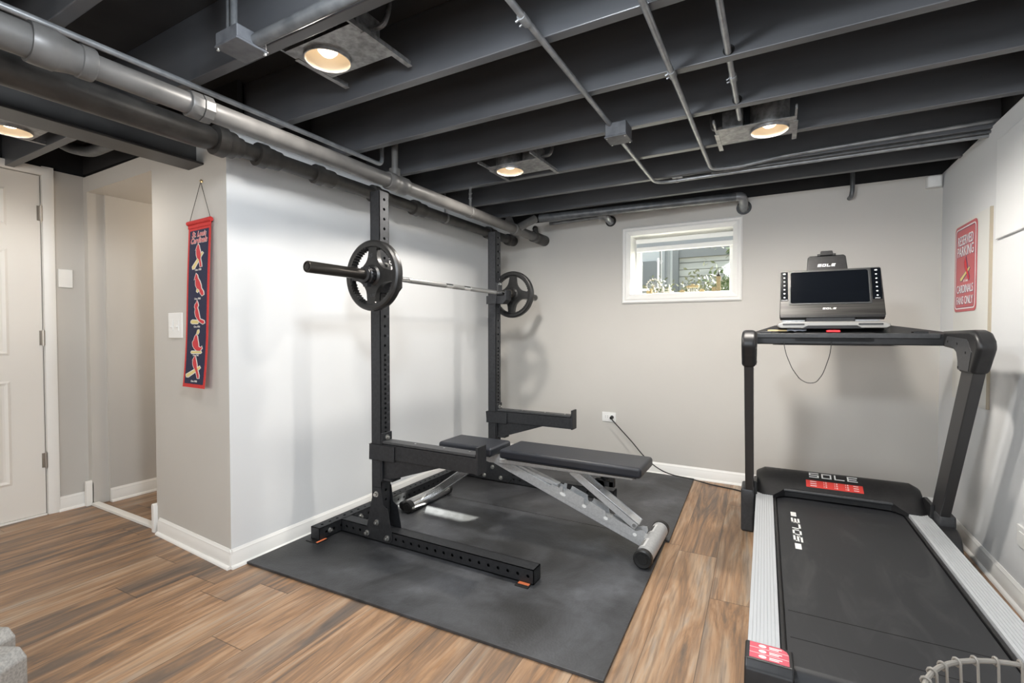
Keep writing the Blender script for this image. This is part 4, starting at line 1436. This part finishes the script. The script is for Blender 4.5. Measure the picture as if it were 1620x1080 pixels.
for (x0, x1, xc) in ((-.226, -.192, -.209), (.182, .222, .203)):
    bs = obj('button_strip', MB().box(x0, x1, .096, .276, .0004, .0016, DM), 'gloss', ds)
    b = MB()
    for k in range(7):
        yy = .264-k*.0245
        w_ = .0042 if k else .007
        b.prism([(xc+w_*math.cos(a), yy+.0035*math.sin(a)) for a in [2*PI*j/12 for j in range(12)]], 2, .0017, .0022, DM)
    b.text('VOLUME' if x0 < 0 else 'SPEED', .008, DM @ Matrix.Translation((xc, .101, .0019)), .0002)
    obj('button_marks', b, 'ink', bs)
b = MB()
sole(b, DM @ Matrix.Translation((-.004, .047, .0006)), .010, .0125, .003, .20, .25)
obj('lettering', b, 'ink', ds)
# tablet holder behind the display
HM = frame((-.046, .008, 1.164), (1, 0, 0), (0, math.sin(TH), math.cos(TH)))
b = MB().prism([(-.102, .24), (.102, .24), (.090, .408), (.080, .418), (-.080, .418), (-.090, .408)], 2, -.022, 0, HM)
th_ = obj('tablet_holder', b, 'plast', tm, .005, seg=3)
obj('clip', MB().prism([(-.032, .412), (.032, .412), (.028, .440), (-.028, .440)], 2, -.012, .012, HM), 'plast', th_, .004)
b = MB()
for x0, x1 in ((-.044, -.030), (.030, .044)):
    b.box(x0, x1, .410, .424, -.014, .006, HM)
obj('clip_hinge', b, 'plast', th_, .002)
b = MB()
sole(b, HM @ Matrix.Translation((-.002, .352, .0006)), .017, .0175, .004, .20, .25)
obj('lettering', b, 'ink', th_)
obj('ledge', MB().box(-.07, .07, .270, .276, 0, .012, HM), 'plast', th_, .002)
# safety key and tether
ky = obj('safety_key', MB().box(-.070, -.012, -.140, -.110, 1.112, 1.124), 'key_red', tm, .003)
ky['label'] = 'red safety key'
tp = [(-.26, -.155, 1.06), (-.258, -.165, 1.045), (-.250, -.165, 1.00), (-.222, -.166, .925), (-.187, -.166, .872), (-.160, -.166, .855), (-.140, -.166, .852), (-.115, -.167, .858), (-.090, -.167, .895), (-.078, -.168, .929), (-.058, -.168, 1.0), (-.053, -.168, 1.05), (-.052, -.150, 1.066)]
obj('tether', MB().tube(bend(tp, .02, 3), .0017, 8), 'cord', ky)

TMM = Matrix.Translation((.289, 3.05, 0)) @ Matrix.Rotation(math.radians(1.1), 4, 'Z')


def tmp(u, v, z):
    return TMM @ Vector((u, v, z))


b = MB().cyl(tmp(-.335, -.112, 1.1215), tmp(-.245, -.103, 1.1215), .0045, seg=10)
o = tag(obj('pen', b, 'pen'), 'tan pen lying on the treadmill tray', 'pen')
b = MB()
for k in range(5):
    p, q = tmp(-.245+k*.018, -.115+.01*(k % 2), 1.118+.004*(k % 2)), tmp(-.245+(k+1)*.018, -.115+.01*((k+1) % 2), 1.118+.004*((k+1) % 2))
    b.b.faces.new([b.b.verts.new(x) for x in (p, q, q+Vector((0, .045, .012)), p+Vector((0, .045, .012)))])
bmesh.ops.solidify(b.b, geom=b.b.faces[:], thickness=.0006)
tag(obj('folded_paper', b, 'paper', None, 0, False), 'crumpled pale blue paper strip lying on the treadmill tray', 'paper')

# ------------------------------------------------------------------ outlets, plates, detector, cord
o = thing('wall_outlet', 'white double outlet with a black plug, above the bench on the back wall', 'outlet', (-1.205, 3.836, .37))
obj('cover_plate', MB().box(-1.262, -1.146, 3.833, 3.840, .374, .452), 'white', o, .002)
obj('receptacle', MB().box(-1.236, -1.172, 3.8315, 3.834, .394, .432), 'white', o, .002)
b = MB()
for x in (-1.232, -1.214):
    b.box(x-.001, x+.001, 3.831, 3.8316, .405, .413).box(x-.001, x+.001, 3.831, 3.8316, .417, .425)
obj('slots', b, 'hole', o)
cord = thing('power_cord', 'black power cord sagging from the back wall outlet to the treadmill', 'cord', (-1.177, 3.82, .413))
obj('plug', MB().cyl((-1.177, 3.8315, .413), (-1.177, 3.800, .411), .015, .011, 16), 'cord', cord)
cp = [(-1.177, 3.805, .411), (-1.160, 3.79, .395), (-1.085, 3.785, .325), (-.98, 3.78, .222), (-.915, 3.775, .150), (-.85, 3.77, .095), (-.76, 3.76, .045), (-.66, 3.757, .024), (-.545, 3.745, .023), (-.44, 3.74, .0055), (-.33, 3.71, .005), (-.22, 3.69, .005), (-.12, 3.60, .005), (-.06, 3.45, .005), (.0, 3.42, .05)]
obj('cable', MB().tube(bend(cp, .05, 4), .0042, 8), 'cord', cord)
o = thing('wall_outlet', 'white outlet low on the side wall beside the treadmill', 'outlet', (.868, 2.66, .25))
obj('cover_plate', MB().box(.867, .875, 2.585, 2.703, .250, .333), 'white', o, .002)
obj('receptacle', MB().box(.8645, .868, 2.612, 2.676, .272, .311), 'white', o, .001)


def tilt_hall(x):
    """y of the banner wall face at x"""
    return 1.328+(XL-x)*.044/.77


o = thing('light_switch', 'white double slider switch beside the banner', 'switch', (-2.76, tilt_hall(-2.76), 1.08))
ys = tilt_hall(-2.76)
obj('cover_plate', MB().box(-2.825, -2.690, ys-.008, ys, 1.084, 1.216), 'white', o, .003)
for x in (-2.787, -2.732):
    obj('slider', MB().box(x-.016, x+.016, ys-.0095, ys-.008, 1.118, 1.182).box(x-.012, x+.004, ys-.015, ys-.009, 1.140, 1.146).box(x+.008, x+.012, ys-.012, ys-.009, 1.122, 1.176), 'white', o, .001)
o = thing('blank_plate', 'square white blank plate on the wall between the door and the alcove', 'wall plate', (-3.897, 1.287, 1.39))
obj('cover_plate', MB().box(-3.90, -3.892, 1.252, 1.322, 1.392, 1.506), 'white', o, .003)
for z in (1.475, 1.422):
    obj('screw', MB().cyl((-3.892, 1.287, z), (-3.8912, 1.287, z), .003, seg=8), 'trim', o)
o = thing('motion_detector', 'small white motion detector in the upper wall corner', 'detector', (.825, 3.82, 1.99))
b = MB().prism([(.790, 3.84), (.872, 3.84), (.862, 3.798), (.845, 3.790), (.805, 3.792), (.793, 3.800)], 2, 1.990, 2.060)
obj('housing', b, 'white', o, .008, seg=3)
b = MB().sphere((.826, 3.796, 2.028), .020, sc=(1, .35, 1))
obj('lens', b, 'white', o)

# ------------------------------------------------------------------ boards and sign on the side wall
o = thing('wall_board', 'white board with a raw wood edge behind the red sign', 'board', (.86, 3.27, .76))
obj('board_face', MB().box(.865, .875, 3.052, 3.555, .750, 1.700), 'board', o, .001)
obj('wood_edge', MB().box(.8645, .875, 3.040, 3.052, .750, 1.700), 'oak', o, .001)
o = thing('electrical_panel', 'white metal panel cover high on the wall beside the treadmill', 'panel', (.865, 2.66, 1.53))
obj('panel_cover', MB().box(.862, .875, 2.36, 2.975, 1.533, 1.98), 'panel_white', o, .003)

SX = .8645
sg = thing('parking_sign', 'red parking sign with a bird emblem hanging on the white board', 'sign', (SX-.002, 3.365, 1.22))
SM = frame((SX-.002, 3.366, 1.452), (0, -1, 0), (0, 0, 1))


def rrect(w, h, r, n=6):
    P = []
    for cx, cy, a0 in ((w-r, h-r, 0), (-w+r, h-r, 90), (-w+r, -h+r, 180), (w-r, -h+r, 270)):
        for k in range(n+1):
            a = math.radians(a0+90*k/n)
            P.append((cx+r*math.cos(a), cy+r*math.sin(a)))
    return P


SW, SH = .166, .230
plate = obj('sign_plate', MB().prism(rrect(SW, SH, .03), 2, -.0015, 0, SM), 'sign_red', sg)
b = MB().holed(rrect(SW-.014, SH-.014, .024), [rrect(SW-.020, SH-.020, .019)], .0006, SM @ Matrix.Translation((0, 0, .0005)))
obj('sign_border', b, 'sign_white', plate)
rows = (('RESERVED', .145, .072), ('PARKING', .087, .074), ('CARDINALS', -.112, .060), ('FANS ONLY', -.172, .060))
b, b2 = MB(), MB()
for s, yy, sz in rows:
    w_ = .62*sz*len(s)
    k = min(1.0, .262/w_)
    b.text(s, sz, SM @ Matrix.Translation((0, yy, .0010)), .0003, sx=k)
    b2.text(s, sz, SM @ Matrix.Translation((.003, yy-.003, .0005)), .0002, sx=k)
b2.holed(rrect(SW-.022, SH-.022, .018), [rrect(SW-.024, SH-.024, .016)], .0004, SM @ Matrix.Translation((0, 0, .0005)))
obj('lettering', b, 'sign_white', plate)
obj('lettering_shade', b2, 'sign_navy', plate)


def bird_parts(m, size, pose, wide=1.0):
    """embroidered red bird perched on a yellow bat; outlines in local xy"""
    S = size
    m = m @ Matrix.Diagonal((wide, 1, 1, 1))
    if pose == 0:
        body = [(-.02, .50), (.03, .42), (.06, .30), (.11, .16), (.13, .0), (.12, -.12), (.17, -.30), (.19, -.44), (.12, -.45), (.09, -.30), (.05, -.14), (-.03, -.08), (-.08, .06), (-.09, .20), (-.07, .28), (-.12, .24), (-.08, .34), (-.05, .42)]
        bat = [(-.24, -.50), (-.17, -.50), (.20, .06), (.24, .10), (.20, .15), (.14, .08), (-.26, -.42)]
    elif pose == 1:
        body = [(-.06, .48), (.0, .40), (.03, .28), (.12, .14), (.18, -.02), (.20, -.14), (.30, -.28), (.32, -.40), (.24, -.44), (.16, -.34), (.10, -.18), (.0, -.14), (-.07, .0), (-.08, .16), (-.07, .26), (-.14, .22), (-.10, .34)]
        bat = [(-.02, -.20), (.06, -.16), (.08, -.22), (.02, -.30), (-.02, -.26)]
    elif pose == 2:
        body = [(.0, .52), (.04, .42), (.07, .32), (.03, .22), (.08, .08), (.12, -.08), (.16, -.24), (.36, -.32), (.38, -.40), (.30, -.44), (.16, -.36), (.06, -.26), (-.04, -.12), (-.08, .04), (-.06, .18), (-.10, .26), (-.08, .36), (-.02, .42)]
        bat = [(-.26, -.32), (-.20, -.28), (.02, -.30), (.10, -.36), (.06, -.42), (-.20, -.42), (-.27, -.38)]
    elif pose == 3:
        body = [(.0, .30), (.06, .22), (.08, .10), (.12, -.06), (.14, -.20), (.24, -.24), (.28, -.18), (.30, -.26), (.22, -.36), (.06, -.36), (-.06, -.28), (-.14, -.16), (-.16, -.02), (-.10, .06), (-.06, .20)]
        bat = [(-.20, -.40), (.26, -.38), (.28, -.43), (.24, -.46), (-.20, -.48), (-.22, -.44)]
    else:
        body = [(-.0, .50), (.02, .40), (.06, .28), (.10, .14), (.12, .0), (.18, -.14), (.24, -.30), (.24, -.42), (.18, -.42), (.12, -.26), (.06, -.10), (-.02, .0), (-.08, .12), (-.10, .24), (-.06, .32), (-.12, .28), (-.06, .40)]
        bat = [(-.38, -.34), (-.36, -.40), (-.28, -.40), (.20, -.06), (.28, .02), (.24, .08), (.16, .02), (-.30, -.26), (-.38, -.30)]

    def grow(P, k):
        cx = sum(p[0] for p in P)/len(P)
        cy = sum(p[1] for p in P)/len(P)
        out = []
        n = len(P)
        area = sum(P[i][0]*P[(i+1) % n][1]-P[(i+1) % n][0]*P[i][1] for i in range(n))
        sg_ = 1 if area > 0 else -1
        for i in range(n):
            a, c = Vector(P[i-1]), Vector(P[(i+1) % n])
            tgt = (c-a).normalized()
            nn = Vector((tgt.y, -tgt.x))*sg_
            out.append((P[i][0]+nn.x*k, P[i][1]+nn.y*k))
        return out

    def pl(P, z):
        return [(p[0]*S, p[1]*S) for p in P], z
    white, red, yel = MB(), MB(), MB()
    for P in (body, bat):
        q, z = pl(grow(P, .032), .0)
        white.holed(q, [], .0006, m @ Matrix.Translation((0, 0, .0004)))
    yel.holed(pl(bat, 0)[0], [], .0006, m @ Matrix.Translation((0, 0, .0010)))
    if pose == 3:
        hb_ = [(.02, .34), (.08, .30), (.14, .40), (.12, .50), (.06, .48)]
        white.holed(pl(grow(hb_, .02), 0)[0], [], .0006, m @ Matrix.Translation((0, 0, .0004)))
        yel.holed(pl(hb_, 0)[0], [], .0006, m @ Matrix.Translation((0, 0, .0010)))
    red.holed(pl(body, 0)[0], [], .0006, m @ Matrix.Translation((0, 0, .0014)))
    return white, red, yel


w_, r_, y_ = bird_parts(SM @ Matrix.Translation((.012, -.012, 0)), .135, 4, 1.6)
obj('emblem_outline', w_, 'sign_navy', plate)
obj('emblem_bird', r_, 'thread_red', plate)
obj('emblem_bat', y_, 'thread_yellow', plate)
b = MB().text('St. Louis', .020, SM @ Matrix.Translation((.012, -.068, .0010)), .0003, shear=.2)
obj('emblem_script', b, 'sign_white', plate)

# ------------------------------------------------------------------ banner on the hall wall
BXC = -2.475
bw = .108
yb = tilt_hall(BXC)-.004
bnr = thing('pennant_banner', 'narrow navy and red felt banner with five red birds hanging by a string', 'banner', (BXC, yb, .84))
dirx = Vector((1, -.044/.77, 0)).normalized()


def bcurve(x, z):
    """soft sag of the hanging felt: lower edge swings out and aside"""
    k = (1.668-z)/.83
    off = .012+.030*k*k+.006*math.sin(k*5.0)
    sx = -.040*k**1.6
    return Vector((BXC, tilt_hall(BXC), 0))+dirx*(x+sx)+Vector((0, -off, z))


def felt(b, x0, x1, z0, z1, off, nz=24, nx=4, th=.0018):
    A = [[bcurve(x0+(x1-x0)*i/nx, z0+(z1-z0)*j/nz)+Vector((0, -off, 0)) for j in range(nz+1)] for i in range(nx+1)]
    F = [[b.b.verts.new(p) for p in row] for row in A]
    K = [[b.b.verts.new(p+Vector((0, th, 0))) for p in row] for row in A]
    for i in range(nx):
        for j in range(nz):
            b.b.faces.new((F[i][j], F[i+1][j], F[i+1][j+1], F[i][j+1]))
            b.b.faces.new((K[i][j], K[i][j+1], K[i+1][j+1], K[i+1][j]))
    for i in range(nx):
        b.b.faces.new((F[i][0], K[i][0], K[i+1][0], F[i+1][0]))
        b.b.faces.new((F[i][nz], F[i+1][nz], K[i+1][nz], K[i][nz]))
    for j in range(nz):
        b.b.faces.new((F[0][j], F[0][j+1], K[0][j+1], K[0][j]))
        b.b.faces.new((F[nx][j], K[nx][j], K[nx][j+1], F[nx][j+1]))


def on_banner(x, z, off):
    o = bcurve(x, z)+Vector((0, -off, 0))
    dz = bcurve(x, z+.02)-bcurve(x, z-.02)
    return frame(o, dirx, dz-dirx*dz.dot(dirx)*.0)


b = MB()
felt(b, -bw, bw, .842, 1.650, 0)
obj('red_backing', b, 'felt_red', bnr)
b = MB()
felt(b, -bw+.017, bw-.017, .860, 1.615, .0012)
obj('navy_field', b, 'navy', bnr)
b = MB().cyl(bcurve(-bw-.003, 1.655)+Vector((0, -.002, 0)), bcurve(bw+.003, 1.655)+Vector((0, -.002, 0)), .011, seg=14)
felt(b, -bw-.002, bw+.002, 1.628, 1.660, .003, 4)
obj('rod_sleeve', b, 'felt_red', bnr)
pts = [bcurve(-bw+.006, 1.66), Vector((-2.470, tilt_hall(-2.47)-.008, 1.848)), bcurve(bw-.006, 1.66)]
b = MB().tube([pts[0], pts[1]], .0013, 6).tube([pts[1], pts[2]], .0013, 6)
obj('hanging_string', b, 'string', bnr)
# script heading
b, b2 = MB(), MB()
for s, x, z, sz in (('St. Louis', .0, 1.594, .036), ('Cardinals', .0, 1.563, .038)):
    mt = on_banner(x, z, .0030)
    b2.text(s, sz, mt, .0004, sx=1.12, shear=.25)
    for dx, dz in ((.002, 0), (-.002, 0), (0, .002), (0, -.002)):
        b.text(s, sz, mt @ Matrix.Translation((dx, dz, -.0008)), .0004, sx=1.12, shear=.25)
obj('script_outline', b, 'thread_white', bnr)
obj('script', b2, 'thread_red', bnr)
for k, (z, txt) in enumerate(((1.486, 'Circa 1930'), (1.345, 'Circa 1940'), (1.208, 'Circa 1956'), (1.068, 'Circa 1967'), (.940, 'Circa 1998'))):
    mt = on_banner(0.0, z, .0016)
    w_, r_, y_ = bird_parts(mt, .120, (0, 1, 2, 3, 4)[k], 1.7)
    pw = obj('bird_outline', w_, 'thread_white', bnr)
    obj('bird_patch', r_, 'thread_red', pw)
    obj('bat_patch', y_, 'thread_yellow', pw)
    b = MB().text(txt, .0135, on_banner(0.004, z-.0665, .0022), .0004, shear=.1)
    obj('caption', b, 'thread_white', pw)
b = MB()
hp = Vector((-2.470, tilt_hall(-2.47), 1.852))
b.cyl(hp, hp+Vector((0, -.004, .0)), .007, seg=12).tube([hp+Vector((-.006, -.003, .010)), hp+Vector((0, -.006, .004)), hp+Vector((.002, -.010, -.006)), hp+Vector((.0, -.013, .002))], .002, 8)
tag(obj('picture_hook', b, 'brass'), 'small brass picture hook holding the banner string', 'hook')

# ------------------------------------------------------------------ dumbbells and wire basket near the camera


def dumbbell(label, loc, rz, L=.28):
    o = thing('dumbbell', label, 'dumbbell', loc, rz, group='grey hammered dumbbells on the floor', local=True)
    H = .142
    oct_ = [(-.064, 0), (.064, 0), (.073, .012), (.073, H-.030), (.050, H), (-.050, H), (-.073, H-.030), (-.073, .012)]
    for s in (-1, 1):
        b = MB().prism(oct_, 1, s*L/2-(0 if s < 0 else .085), s*L/2+(.085 if s < 0 else 0))
        h_ = obj('head', b, 'hammer', o, .007, seg=3)
        ye = s*L/2
        b = MB().prism(rrect(.038, .024, .006), 2, -.003, .003, frame((0, ye, H*.40), (1, 0, 0), (0, 0, 1)))
        obj('end_badge', b, 'hammer', h_, .002)
        b = MB().text('35', .034, frame((0, s*(L/2-.042), H+.0004), (1, 0, 0), (0, 1, 0)), .0012)
        obj('weight_mark', b, 'hammer', h_)
    b = MB().lathe([(.015, -L/2+.08), (.017, -.04), (.0185, 0), (.017, .04), (.015, L/2-.08)], (0, 0, H*.5), (0, 1, 0), 18)
    obj('grip', b, 'chrome', o)
    return o


dumbbell('grey hammered dumbbell on the floor, in front of the other one', (-2.030, .405, 0), math.radians(28))
dumbbell('grey hammered dumbbell on the floor, behind the other one', (-2.200, .425, 0), math.radians(28))

wb = thing('wire_basket', 'taupe round wire basket standing behind the treadmill deck', 'basket', (.405, .935, 0))
cx, cy, RB, HB = .405, .935, .198, .548


def ringpts(r, z, n=48):
    return [(cx+r*math.cos(2*PI*k/n), cy+r*math.sin(2*PI*k/n), z) for k in range(n)]


obj('rim', MB().tube(ringpts(RB, HB), .0042, 8, closed=True), 'wire', wb)
b = MB()
for k in range(11):
    z = HB-.042-k*.05
    b.tube(ringpts(RB-.004-.003*k, max(z, .004)), .0022, 6, closed=True)
obj('hoops', b, 'wire', wb)
b, b2 = MB(), MB()
NW = 36
for k in range(NW):
    a = 2*PI*k/NW
    c_, s_ = math.cos(a), math.sin(a)
    b.tube([(cx+(RB-.006)*c_, cy+(RB-.006)*s_, HB), (cx+(RB-.036)*c_, cy+(RB-.036)*s_, .004), (cx+.02*c_, cy+.02*s_, .004)], .0021, 6)
    lp_ = []
    for j in range(10):
        w__ = 2*PI*j/10
        rr = RB+.0065*math.cos(w__)
        lp_.append((cx+rr*c_, cy+rr*s_, HB+.0065*math.sin(w__)))
    b2.tube(lp_, .0021, 6, closed=True)
obj('wires', b, 'wire', wb)
obj('wire_loops', b2, 'wire', wb)
